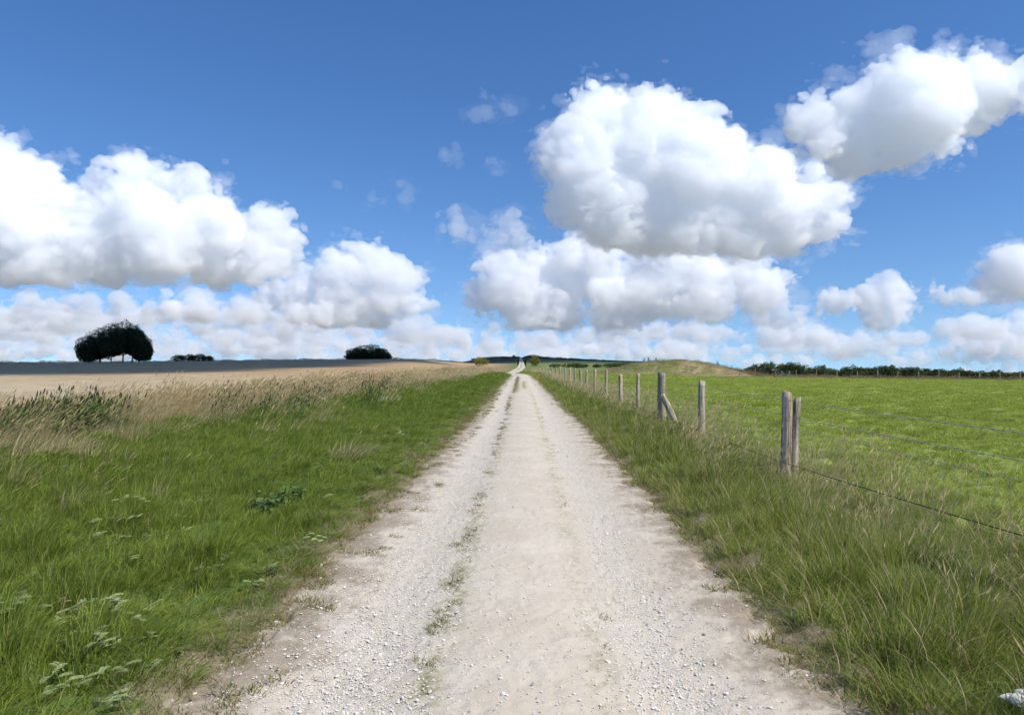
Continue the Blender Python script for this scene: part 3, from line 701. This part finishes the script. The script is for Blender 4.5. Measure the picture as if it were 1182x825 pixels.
def tube_np(path, r, n=5):
    """thin wire as one tube mesh (verts, faces)"""
    path = np.asarray(path, float); k = len(path); d = np.gradient(path, axis=0); d /= np.linalg.norm(d, axis=1)[:, None]
    up = np.array([0, 0, 1.]); s = np.cross(d, up); s /= np.linalg.norm(s, axis=1)[:, None]; u = np.cross(s, d)
    a = np.linspace(0, 2*math.pi, n, endpoint=False)
    V = path[:, None, :]+r*(np.cos(a)[None, :, None]*s[:, None, :]+np.sin(a)[None, :, None]*u[:, None, :])
    i = np.arange(k-1)[:, None]*n; j = np.arange(n)[None, :]
    Fq = np.stack([i+j, i+(j+1) % n, i+n+(j+1) % n, i+n+j], -1).reshape(-1, 4)
    return V.reshape(-1, 3), Fq
def join_np(parts):
    V, Q, c = [], [], 0
    for v, f in parts: V.append(v); Q.append(f+c); c += len(v)
    return np.concatenate(V), np.concatenate(Q)
mw = NT('galvanised_wire'); b = mw.n('ShaderNodeBsdfPrincipled', i_Roughness=.65, i_Metallic=.2); b.inputs['Base Color'].default_value = (.36, .35, .31, 1); M_wire = mw.surf(b)
mw = NT('rusty_wire'); b = mw.n('ShaderNodeBsdfPrincipled', i_Roughness=.7, i_Metallic=.3); b.inputs['Base Color'].default_value = (.045, .045, .04, 1); M_dark = mw.surf(b)
XY = [(3.65-.08, .6), (3.72-.08, 4.55)]+[(at_px(px, D)-(.0 if k == 3 else .06), D) for k, (px, D, *_r) in enumerate(POSTS) if k != 1]
def wire_path(zs, sag=.012, x_off=0):
    """zs: list of heights per (range) given as pairs"""
    out = []
    for (xa, ya), (xb, yb) in zip(XY[:-1], XY[1:]):
        n = 14
        for i in range(n):
            t = i/n; x = xa+(xb-xa)*t; y = ya+(yb-ya)*t
            out.append((x+x_off, y, np.interp(y, [p[0] for p in zs], [p[1] for p in zs])-sag*4*t*(1-t)))
    return np.array(out)
def barbed(zs, r):
    path = wire_path(zs); parts = [tube_np(path, r)]
    L = np.concatenate([[0], np.cumsum(np.linalg.norm(np.diff(path, axis=0), axis=1))]); rr = np.random.default_rng(5)
    for s in np.arange(.1, min(L[-1], 40), .115):
        p = np.array([np.interp(s, L, path[:, i]) for i in range(3)]); s_ = .013
        for q in range(2):
            d = rr.normal(0, 1, 3); d /= np.linalg.norm(d)
            parts.append(tube_np([p-d*s_, p, p+d*s_+1e-4], .0017, 4))
        parts.append(tube_np([p-np.array([0, .008, 0]), p, p+np.array([0, .008, 0])], r*1.9, 5))
    return join_np(parts)
def wire(name, geo_, mat, label=None):
    V, Q = geo_; o = link(name, mesh_np(name, V-np.array([4.0, 9.3, 0]), Q, True), mat, fence)
    if label: tag(o, label)
wire('barbed_wire', barbed([(0, 1.16), (9.4, 1.14), (14.4, 1.15), (90, 1.1)], .0034), M_wire, 'uppermost barbed wire')
wire('barbed_wire', barbed([(0, .97), (9.4, .93), (14.4, .95), (90, .95)], .0034), M_wire, 'lower barbed wire')
wire('plain_wire', tube_np(wire_path([(0, .83), (9.4, .79), (90, .78)]), .0026), M_wire, 'top edge wire of the netting')
wire('plain_wire', tube_np(wire_path([(0, .50), (4.6, .44), (9.4, .30), (14.4, .24), (90, .2)], x_off=-.05), .0055), M_dark, 'dark thick wire at the bottom')
net = []
for z in (.66, .54, .43, .33):
    net.append(tube_np(wire_path([(0, z+.03), (90, z)], x_off=.02), .0014, 4))
for (xa, ya), (xb, yb) in zip(XY[:-1], XY[1:]):
    if ya > 60: break
    for i in range(int(math.hypot(xb-xa, yb-ya)/.16)+1):
        t = i*.16/math.hypot(xb-xa, yb-ya); x = xa+(xb-xa)*t+.02; y = ya+(yb-ya)*t
        net.append(tube_np([(x, y, .2), (x+.001, y, .5), (x, y+.001, .80)], .0013, 4))
wire('wire_netting', join_np(net), M_wire)

# ---- foliage helpers
def leaf_material(name, dark, light, transl=.2):
    m = NT(name)
    at = m.n('ShaderNodeAttribute', attribute_name='tint').outputs['Color']; s = m.n('ShaderNodeSeparateColor'); m.put(s.inputs[0], at)
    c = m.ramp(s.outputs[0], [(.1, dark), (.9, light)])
    d = m.n('ShaderNodeBsdfPrincipled', i_Roughness=.6); d.inputs['Specular IOR Level'].default_value = .2; m.put(d.inputs['Base Color'], c)
    tr = m.n('ShaderNodeBsdfTranslucent'); m.put(tr.inputs[0], c)
    mx = m.n('ShaderNodeMixShader'); mx.inputs[0].default_value = transl
    m.t.links.new(d.outputs[0], mx.inputs[1]); m.t.links.new(tr.outputs[0], mx.inputs[2]); return m.surf(mx)
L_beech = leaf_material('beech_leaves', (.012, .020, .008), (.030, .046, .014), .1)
L_hedge = leaf_material('hedge_leaves', (.035, .055, .018), (.105, .135, .042))
L_gorse = leaf_material('yellow_green_leaves', (.10, .115, .02), (.26, .25, .05))
L_wood = leaf_material('conifer_needles', (.018, .028, .016), (.04, .055, .03))
mb = NT('tree_bark'); pn = mb.noise(mb.n('ShaderNodeTexCoord').outputs['Object'], 3, 4); b = mb.n('ShaderNodeBsdfPrincipled', i_Roughness=.95); mb.put(b.inputs['Base Color'], mb.ramp(pn, [(.3, (.035, .03, .025)), (.7, (.085, .075, .06))])); M_bark = mb.surf(b)

def leaf_cloud(seed, lobes, n, size, gap=.35, name='crown', flat=.5):
    """many small leaf faces through the volume of several lobes (x,y,z,rx,ry,rz)"""
    r = np.random.default_rng(seed); V = []; Tn = []
    w = np.array([l[3]*l[4]+l[3]*l[5] for l in lobes]); w = w/w.sum()
    for l, k in zip(lobes, r.multinomial(n, w)):
        d = r.normal(0, 1, (k, 3)); d /= np.linalg.norm(d, axis=1)[:, None]
        rad = 1-.55*r.random(k)**1.7
        ph = r.uniform(0, 6.28, 3)
        lump = 1+.13*np.sin(5*d[:, 0]+ph[0])*np.sin(5*d[:, 2]+ph[1])+.09*np.sin(9*d[:, 1]+ph[2])*np.sin(8*d[:, 0])
        p = np.array(l[:3])+d*(rad*lump)[:, None]*np.array(l[3:])
        keep = np.sin(p[:, 0]/l[3]*6+ph[1])*np.sin(p[:, 2]/l[5]*6+ph[2])*np.sin(p[:, 1]/l[4]*5+ph[0]) < 1-gap
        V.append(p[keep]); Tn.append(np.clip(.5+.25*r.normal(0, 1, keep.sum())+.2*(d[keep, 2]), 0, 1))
    P = np.concatenate(V); T = np.concatenate(Tn); k = len(P)
    a = r.normal(0, 1, (k, 3)); a /= np.linalg.norm(a, axis=1)[:, None]
    b_ = np.cross(a, r.normal(0, 1, (k, 3))); b_ /= np.linalg.norm(b_, axis=1)[:, None]
    s = size*r.uniform(.6, 1.3, k)[:, None]
    Q = np.stack([P-a*s, P-b_*s*flat, P+a*s, P+b_*s*flat], 1)
    me = mesh_np(name, Q.reshape(-1, 3), np.arange(4*k).reshape(-1, 4))
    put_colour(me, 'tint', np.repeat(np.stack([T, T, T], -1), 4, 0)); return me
def limb_mesh(segs, name='trunk', n=7):
    """segs: list of (p0, p1, r0, r1) tapered limbs"""
    parts = []
    for p0, p1, r0, r1 in segs:
        p0, p1 = np.array(p0, float), np.array(p1, float); d = p1-p0; d /= np.linalg.norm(d)
        s = np.cross(d, [.3, 1, .1]); s /= np.linalg.norm(s); u = np.cross(d, s); a = np.linspace(0, 2*math.pi, n, endpoint=False)
        ring = np.cos(a)[:, None]*s+np.sin(a)[:, None]*u
        V = np.concatenate([p0+ring*r0, (p0+p1)/2+ring*(r0*.55+r1*.45)*1.02, p1+ring*r1])
        Q = [(i*n+k, i*n+(k+1) % n, (i+1)*n+(k+1) % n, (i+1)*n+k) for i in range(2) for k in range(n)]
        parts.append((V, np.array(Q)))
    V, Q = join_np(parts); return mesh_np(name, V, Q, True)

def tree(name, x, y, h, rx, ry, z_under, label, seed, nleaf=2600, leaf=.42, cat='tree', group=None, mat=None, sink=0., tr=.35, lobes=None):
    r = np.random.default_rng(seed); z0 = float(H(x, y))-sink
    root = bpy.data.objects.new(name, None); COL.objects.link(root); root.location = (x, y, z0); tag(root, label, cat, group)
    tr *= r.uniform(.7, 1.5)
    segs = [((r.normal(0, .5), 0, -.4), (r.normal(0, .9), r.normal(0, .6), h*.42), tr, tr*.7)]
    top = segs[0][1]
    for k in range(6):
        a = k*1.05+r.uniform(-.3, .3); z = h*r.uniform(.2, .4)
        segs.append(((top[0]*z/(h*.42), top[1]*z/(h*.42), z), (rx*.5*math.cos(a), ry*.5*math.sin(a), z+h*r.uniform(.12, .22)), tr*.42, tr*.12))
    segs.append((top, (0, 0, h*.72), tr*.7, tr*.15))
    link('trunk', limb_mesh(segs), M_bark, root)
    if lobes is None:
        c = (h+z_under)/2; hz = (h-z_under)/2
        lobes = [(0, 0, c, rx*1.0, ry*1.0, hz), (0, 0, z_under+hz*.6, rx*.95, ry*.95, hz*.6)]
        for k in range(7):
            a = k*.9+r.uniform(-.3, .3)
            lobes.append((rx*.6*math.cos(a), ry*.6*math.sin(a), z_under+hz*r.uniform(.35, 1.3), rx*.45, ry*.45, hz*.45))
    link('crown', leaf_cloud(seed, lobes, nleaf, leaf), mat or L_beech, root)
    return root

Dc = 330.
sc_ = Dc/F
clump = [(103, 13, 387, 413, 'leftmost tree of the big domed clump, low and wide'), (116, 14, 379, 409, 'second tree from the left in the big domed clump'), (129, 14, 374, 407, 'third tree from the left in the big domed clump'),
         (142, 15, 370.5, 406, 'tallest tree of the big domed clump, at its top'), (153, 13, 374, 407, 'tree just right of the tallest in the big domed clump'), (161, 12, 383, 410, 'second tree from the right in the big domed clump'), (166, 9, 395, 413, 'lowest tree at the right end of the big domed clump')]
rc = np.random.default_rng(3)
for k, (px, rpx, ytop, yund, lb) in enumerate(clump):
    D = Dc+rc.uniform(-11, 11); x = at_px(px, D); z0 = float(H(x, D))
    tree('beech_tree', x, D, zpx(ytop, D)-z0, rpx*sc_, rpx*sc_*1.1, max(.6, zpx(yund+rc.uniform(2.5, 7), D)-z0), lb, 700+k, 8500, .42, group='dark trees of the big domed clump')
for k, (px, rpx, ytop, lb) in enumerate([(412, 13, 401.5, 'left tree of the small dark dome on the skyline'), (425.5, 17, 397.2, 'middle tree of the small dark dome on the skyline'), (438.5, 13, 401.5, 'right tree of the small dark dome on the skyline')]):
    D = 425.+3*k; x = at_px(px, D); z0 = float(H(x, D))
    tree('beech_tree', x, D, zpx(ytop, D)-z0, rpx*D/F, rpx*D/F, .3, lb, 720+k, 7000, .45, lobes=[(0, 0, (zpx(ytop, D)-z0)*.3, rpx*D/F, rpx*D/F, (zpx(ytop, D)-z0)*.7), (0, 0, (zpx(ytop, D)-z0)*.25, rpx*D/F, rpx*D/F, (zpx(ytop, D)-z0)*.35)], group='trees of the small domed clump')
for k, (px, rpx, ytop, lb) in enumerate([(206, 8, 409.5, 'leftmost bush of the low row right of the big clump'), (219, 8, 408.5, 'second bush of the low row right of the big clump'), (230, 8, 408.5, 'third bush of the low row right of the big clump'), (240, 7, 411, 'low rightmost bush of the row right of the big clump')]):
    D = 400.; x = at_px(px, D); z0 = float(H(x, D)); h = zpx(ytop, D)-z0
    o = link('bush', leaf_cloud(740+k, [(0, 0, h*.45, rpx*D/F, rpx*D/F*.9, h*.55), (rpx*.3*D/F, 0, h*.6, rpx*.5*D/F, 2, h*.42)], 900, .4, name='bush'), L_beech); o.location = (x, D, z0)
    tag(o, lb, 'bush', 'row of bushes on the left skyline')
# low hedge along the left skyline
lobes = []
for px in np.arange(-30, 560, 3.2):
    D = 412+6*math.sin(px*.05); x = at_px(px, D); hh = (.55+.45*math.sin(px*.21)*math.sin(px*.083+1)+.5*(px < 95))*1.0
    lobes.append((x, D, float(H(x, D))+hh*.4, 1.5, 1.2, max(.35, hh)*.9))
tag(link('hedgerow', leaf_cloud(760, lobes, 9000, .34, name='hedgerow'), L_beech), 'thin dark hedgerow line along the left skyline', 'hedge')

# bushes by the bend and on the far slopes
def bush(px, D, wpx, ytop, mat, label, seed, n=900, leaf=.2, group=None, ybase=None, name='bush'):
    x = at_px(px, D); z0 = float(H(x, D)); h = zpx(ytop, D)-z0; r_ = wpx*.5*D/F; rr = np.random.default_rng(seed)
    lobes = [(0, 0, h*.45, r_*.8, r_*.8, h*.52)]+[(r_*rr.uniform(-.6, .6), r_*rr.uniform(-.5, .5), h*rr.uniform(.4, .75), r_*.42, r_*.42, h*.28) for _ in range(5)]
    o = link(name, leaf_cloud(seed, lobes, n, leaf, name=name), mat); o.location = (x, D, z0); return tag(o, label, 'bush', group)
bush(617.5, 335., 13, 410, L_gorse, 'yellow green bush right of the track on the far slope', 801, 1500, .3)
bush(555, 300., 20, 411.2, L_gorse, 'yellow green bush left of the track on the skyline', 802, 1300, .25)
bush(598, 340., 2.4, 413, L_wood, 'dark narrow bush on the left edge of the far track', 803, 500, .25)
bush(606.5, 345., 2.6, 414, L_wood, 'dark narrow bush on the right edge of the far track', 804, 500, .25)
for k, (px, w, yt) in enumerate([(640, 10, 418.5), (655, 12, 418), (665, 9, 417.2), (673, 10, 418.5), (690, 10, 419), (704, 12, 418.3), (714, 12, 417), (724, 12, 417.2), (733, 8, 419)]):
    bush(px, 285.+7*math.sin(k*2), w*1.55, yt+1.1, L_hedge, 'dark round bush in the row across the far meadow', 810+k, 700, .26, 'row of bushes across the far meadow')
for k, (px, yt, lb) in enumerate([(743, 413.0, 'left twiggy bush peeping over the mound'), (748, 411.5, 'middle twiggy bush peeping over the mound'), (757, 412.4, 'single twiggy bush above the mound crest'), (828, 416.4, 'tiny dark bush over the right flank of the mound')]):
    D = 104.; x = at_px(px, D); z0 = float(H(x, D)); h = zpx(yt, D)-z0
    o = link('bush', leaf_cloud(830+k, [(0, 0, h*.7, .22, .22, h*.3), (.1, 0, h*.85, .12, .12, h*.16)], 160, .07, name='bush'), L_wood); o.location = (x, D, z0); tag(o, lb, 'bush')
# hedge beyond the pasture: separate bushes
tops = [(866, 424), (876, 419.5), (884, 418.2), (893, 420.5), (902, 421), (911, 419), (919, 418.5), (928, 420.5), (937, 424), (946, 421.5), (956, 424.5), (965, 426), (976, 423), (984, 421.6), (994, 424.3), (1003, 424.2), (1012, 423), (1022, 422.6), (1030, 422.2), (1040, 424), (1048, 425), (1056, 424.8), (1064, 425.5), (1073, 429), (1082, 426.5), (1091, 427.2), (1099, 427.4), (1108, 425.6), (1118, 427.8), (1128, 428.2), (1139, 429.5), (1148, 427.6), (1157, 430), (1166, 429.6), (1176, 429.2), (1186, 428.4), (1200, 428), (1216, 429)]
for k, (px, yt) in enumerate(tops):
    D = np.interp(px, [860, 1182], [99., 70.])+1.5*math.sin(k*1.7); x = at_px(px, D); zg = float(H(x, D)); h = zpx(yt+.5, D)-zg
    rr = np.random.default_rng(850+k); w = rr.uniform(.55, .85)*np.interp(px, [860, 1182], [1.1, .8])*1.35
    h *= 1.12
    lobes = [(0, 0, h*.45, w*.85, w*.8, h*.5)]+[(w*rr.uniform(-.9, .9), w*rr.uniform(-.5, .5), h*rr.uniform(.25, .78), w*.4, w*.4, h*.24) for _ in range(6)]
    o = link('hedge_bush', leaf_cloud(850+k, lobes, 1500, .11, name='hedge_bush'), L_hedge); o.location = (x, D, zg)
    tag(o, 'dark green bush in the hedge along the far side of the pasture', 'bush', 'hedge bushes beyond the pasture')
# wood on the far ridge
def ridge_tree(px, D, yt, w, label, seed, name='conifer_tree'):
    x = at_px(px, D); z0 = float(H(x, D)); h = max(1.5, zpx(yt, D)-z0)
    o = link(name, leaf_cloud(seed, [(0, 0, h*.5, w, w, h*.5), (w*.3, 0, h*.7, w*.6, w*.6, h*.3)], 260, .8, name=name), L_wood); o.location = (x, D, z0)
    return tag(o, label, 'tree', None)
ridge_tree(593, 960., 409.8, 1.9, 'lone small dark tree on the skyline left of the far track', 880)
lobes = []
rr = np.random.default_rng(12)
for px in np.arange(603, 745, 1.3):
    D = 985+rr.uniform(-25, 10); x = at_px(px, D); z0 = float(H(x, D)); yt = np.interp(px, [603, 609, 613, 618, 622, 640, 665, 700, 745], [413, 410, 408.6, 409.6, 411.2, 412.4, 413.8, 416, 418.3])+rr.normal(0, .5)
    h = max(1.2, zpx(yt, D)-z0); lobes.append((x, D, z0+h*.45, 1.6, 1.6, h*.55))
for px in np.arange(545, 600, 1.6):
    D = 985+rr.uniform(-20, 10); x = at_px(px, D); z0 = float(H(x, D)); h = 1.6+rr.random(); lobes.append((x, D, z0+h*.45, 1.8, 1.6, h*.55))
tag(link('distant_wood', leaf_cloud(881, lobes, 9000, .7, name='distant_wood'), L_wood), 'dark wood along the far ridge behind the track', 'wood', kind='stuff')

# pale posts of the far pasture fence
ff = bpy.data.objects.new('field_fence', None); COL.objects.link(ff); ff.location = (40, 80, 0); tag(ff, 'line of small pale posts in front of the hedge beyond the pasture', 'fence')
for k in range(15):
    px = 872+k*23.5; D = np.interp(px, [860, 1182], [95.5, 66.]); x = at_px(px, D); z0 = float(H(x, D))
    o = link('fence_post', post_mesh(.95+.1*math.sin(k*2.3), .05, 40+k), W_grey, ff); o.location = (x-40, D-80, z0)
pth = [(at_px(872+k*23.5, np.interp(872+k*23.5, [860, 1182], [95.5, 66.]))-40, np.interp(872+k*23.5, [860, 1182], [95.5, 66.])-80, float(H(at_px(872+k*23.5, np.interp(872+k*23.5, [860, 1182], [95.5, 66.])), np.interp(872+k*23.5, [860, 1182], [95.5, 66.])))+.8) for k in range(15)]
V, Q = tube_np(pth, .006); link('plain_wire', mesh_np('plain_wire', V, Q), M_wire, ff)
# rough grass in front of the far hedge
def keep_hg(x, y): s = hedge_s(x, y); return (s > -2.6)*(s < .8)*(x/(y+1) > .30)*(x/(y+1) < .95)
M_rough = grass_material('rough_margin_grass', [(.08, .10, .03), (.14, .14, .05), (.2, .18, .08)], [(.26, .18, .11), (.46, .34, .23)])
grow('margin_grass', M_rough, 24, 66, keep_hg, 160, 22, .1, (.12, .3), .004, 'pinkish rough grass at the foot of the far hedge', dryness=.7, lods=(3,), stems=2, stem_h=(.3, .42))

# ---- weeds
def leafy_stem(S, r, x, y, h, az, lean, nleaf, ll, lw, tint):
    pts = [np.array([x+lean*h*t*t*math.cos(az), y+lean*h*t*t*math.sin(az), h*t]) for t in np.linspace(0, 1, 5)]
    S.ribbon(pts, [.009, .008, .007, .006, .004], (1, 0, 0), tint*.6, .2); S.ribbon(pts, [.009, .008, .007, .006, .004], (0, 1, 0), tint*.6, .2)
    for k in range(nleaf):
        t = .15+.85*(k+r.random())/nleaf; p = np.array([x+lean*h*t*t*math.cos(az), y+lean*h*t*t*math.sin(az), h*t])
        a = r.uniform(0, 6.28); L = ll*(1.15-.6*t)*r.uniform(.7, 1.2); d = np.array([math.cos(a), math.sin(a), .25]); sd = np.array([-math.sin(a), math.cos(a), r.uniform(-.3, .3)])
        S.ribbon([p, p+d*L*.35+[0, 0, .01], p+d*L*.7, p+d*L-[0, 0, L*.3]], [lw*.25, lw, lw*.8, lw*.1], sd, np.clip(tint+r.normal(0, .15), 0, 1), 0)
def weed_mesh(name, seed, n, rad, h, nleaf, ll, lw, lean=.3, heads=True):
    r = np.random.default_rng(seed); S = Strip()
    for i in range(n):
        q = rad*math.sqrt(r.random()); a = r.uniform(0, 6.28); hh = r.uniform(*h)*(1-.3*q/rad)
        x, y = q*math.cos(a), q*math.sin(a)
        leafy_stem(S, r, x, y, hh, r.normal(.1, .5), lean*r.uniform(.3, 1.2), nleaf, ll, lw, r.uniform(.2, .8))
        if heads and r.random() < .5:
            p = np.array([x+lean*hh*.6, y, hh]); S.ribbon([p, p+[.02, 0, .05], p+[.03, 0, .11]], [.02, .03, .006], (0, 1, 0), .1, 1); S.ribbon([p, p+[.02, 0, .05], p+[.03, 0, .11]], [.02, .03, .006], (1, 0, 0), .1, 1)
    return S.mesh(name)
M_nettle = grass_material('nettle_leaves', [(.06, .11, .022), (.115, .18, .04), (.20, .27, .07)], [(.05, .035, .025), (.12, .08, .05)], .25)
M_silver = grass_material('silvery_leaves', [(.17, .215, .075), (.27, .325, .135), (.39, .44, .24)], [(.2, .2, .1), (.3, .3, .2)], .2)
M_broad = grass_material('broad_leaves', [(.045, .09, .02), (.10, .165, .04), (.20, .27, .09)], [(.2, .2, .1), (.3, .3, .2)], .25)
for k, (px, py, D, h, lb) in enumerate([(8, 0, 13.2, .85, 'dark nettle clump cut by the left edge in the dry grass'), (38, 0, 14.6, .95, 'tall nettle clump second from the left edge'), (62, 0, 15.4, 1.0, 'dense nettle clump in the middle of the dark patch at left'), (84, 0, 14.8, 1.02, 'tallest nettle clump with dark stalks in the dark patch at left'), (104, 0, 15.6, .95, 'nettle clump at the right end of the dark patch at left')]):
    x = at_px(px, D); o = link('nettle_plant', weed_mesh('nettle_plant', 900+k, 110, .9, (.5*h, 1.0*h), 14, .11, .042, .25), M_nettle); o.location = (x, D, float(H(x, D))); tag(o, lb, 'weeds', 'nettle clumps at the left edge')
wm = [weed_mesh('weed', 920+k, 7, .28, (.45, .95), 9, .11, .035, .4) for k in range(4)]
wx, wy = [], []
rr = np.random.default_rng(31)
for px, D, n, sp in [(150, 17, 2, 1), (235, 19, 3, 1.2), (262, 21, 5, 1.2), (310, 22, 6, 1.6), (352, 24, 9, 1.8), (372, 27, 8, 2), (395, 32, 8, 2), (430, 36, 12, 3), (452, 40, 10, 3), (470, 46, 9, 3), (410, 24, 5, 1.0), (430, 27, 6, 1.2), (345, 19, 4, 1.0), (300, 17, 4, 1)]:
    for _ in range(n):
        wy.append(D+rr.normal(0, sp)); wx.append(at_px(px, D)+rr.normal(0, sp*.35))
wx, wy = np.array(wx), np.array(wy); s = rr.uniform(.75, 1.1, len(wx))
scatter('tall_weeds', np.stack([wx, wy, H(wx, wy)], 1), wm, M_nettle, rr.uniform(-.6, .6, len(wx)), np.stack([s, s, s], 1), rr.integers(0, 4, len(wx)), 'dark green weed stalks standing among the dry grass', 'weeds')
def pinnate(name, seed, n, L, pairs, lw):
    r = np.random.default_rng(seed); S = Strip()
    for i in range(n):
        a = r.uniform(0, 6.28) if r.random() < .3 else r.normal(.1, .8); l = L*r.uniform(.6, 1.1); t = np.linspace(0, 1, 6)
        x0, y0 = r.normal(0, L*.5, 2); up = r.uniform(.3, .8)
        P = np.stack([x0+l*t*math.cos(a), y0+l*t*math.sin(a), .05+l*(up*t-.7*up*t*t)+.06], 1)
        S.ribbon(P, [.006]*6, (-math.sin(a), math.cos(a), 0), .5, 0)
        for k in range(pairs):
            tt = .2+.8*k/pairs; p = np.array([np.interp(tt, t, P[:, i_]) for i_ in range(3)]); ww = lw*(1-.5*abs(tt-.55))
            for sg in (-1, 1):
                d = np.array([math.cos(a+sg*1.15), math.sin(a+sg*1.15), .12]); S.ribbon([p, p+d*ww*.5+[0, 0, .006], p+d*ww], [ww*.28, ww*.42, ww*.08], (math.cos(a), math.sin(a), .2), np.clip(r.normal(.55, .22), 0, 1), 0)
    return S.mesh(name)
sm = [pinnate('silverweed', 940+k, 4, .11, 8, .024) for k in range(4)]
wx, wy = [], []
for px, py, n, sp in [(60, 715, 9, .16), (110, 700, 9, .18), (20, 740, 5, .15), (150, 740, 6, .16), (100, 760, 7, .15), (40, 790, 8, .15), (70, 680, 4, .15), (15, 660, 3, .15), (30, 650, 2, .1), (140, 660, 3, .15), (245, 640, 4, .12), (245, 570, 3, .15), (430, 498, 26, .8), (300, 520, 16, .8), (275, 530, 10, .7), (205, 575, 6, .4), (190, 600, 5, .3), (100, 600, 5, .3), (60, 590, 6, .35), (390, 560, 4, .25), (210, 610, 3, .2), (150, 615, 4, .2), (350, 620, 2, .1), (310, 660, 2, .1), (60, 830, 6, .12), (205, 650, 2, .1)]:
    D = 1.5*F/(py-HZ)
    for _ in range(n): wx.append(at_px(px, D)+rr.normal(0, sp)); wy.append(D+rr.normal(0, sp*1.3))
wx, wy = np.array(wx), np.array(wy); _k = rr.random(len(wx)) < .97; wx, wy = wx[_k], wy[_k]; s = rr.uniform(.4, .95, len(wx))
scatter('silverweed', np.stack([wx, wy, H(wx, wy)-.01], 1), sm, M_silver, rr.uniform(-.7, .7, len(wx)), np.stack([s, s, s], 1), rr.integers(0, 4, len(wx)), 'pale silvery weed leaves in the left verge grass', 'weeds')
D = 1.6*F/(590-HZ); x = at_px(320, D); o = link('leafy_weed', weed_mesh('leafy_weed', 960, 16, .26, (.16, .34), 10, .12, .05, .5, heads=False), M_broad); o.location = (x, D, float(H(x, D))); tag(o, 'broad leaved weed clump in the middle of the left verge', 'weeds')
D = 1.55*F/(528-HZ); x = at_px(405, D); o = link('grass_tussock', tuft('grass_tussock', 961, 240, .38, (.25, .5), .007, .9, .1, .55, (.3, 1.0), stems=14, stem_h=(.4, .6)), M_dry); o.location = (x, D, float(H(x, D))); tag(o, 'brownish dry tussock standing alone in the green left verge', 'grass')

# white chalk lumps at the lower right
for k, (px, py, r_, lb) in enumerate([(1165, 809, .034, 'white chalk lump at the lower right, leftmost of three'), (1174, 812, .040, 'white chalk lump at the lower right, middle and lowest of three'), (1179, 806, .036, 'white chalk lump at the lower right, rearmost of three')]):
    D = 1.50*F/(py-HZ); x = at_px(px, D); o = link('chalk_lump', stone_mesh(20+k), None); o.data.materials.append(M_stone); o.location = (x, D, .17); r_ *= 1.35; o.scale = (r_, r_, r_); o.rotation_euler = (0, 0, k*1.1)
    put_ = o.data.attributes['tint']; put_.data.foreach_set('color', np.ones(4*len(o.data.vertices), np.float32)); tag(o, lb, 'stone', 'white chalk lumps in the grass')
print('objects', time.time()-T0)
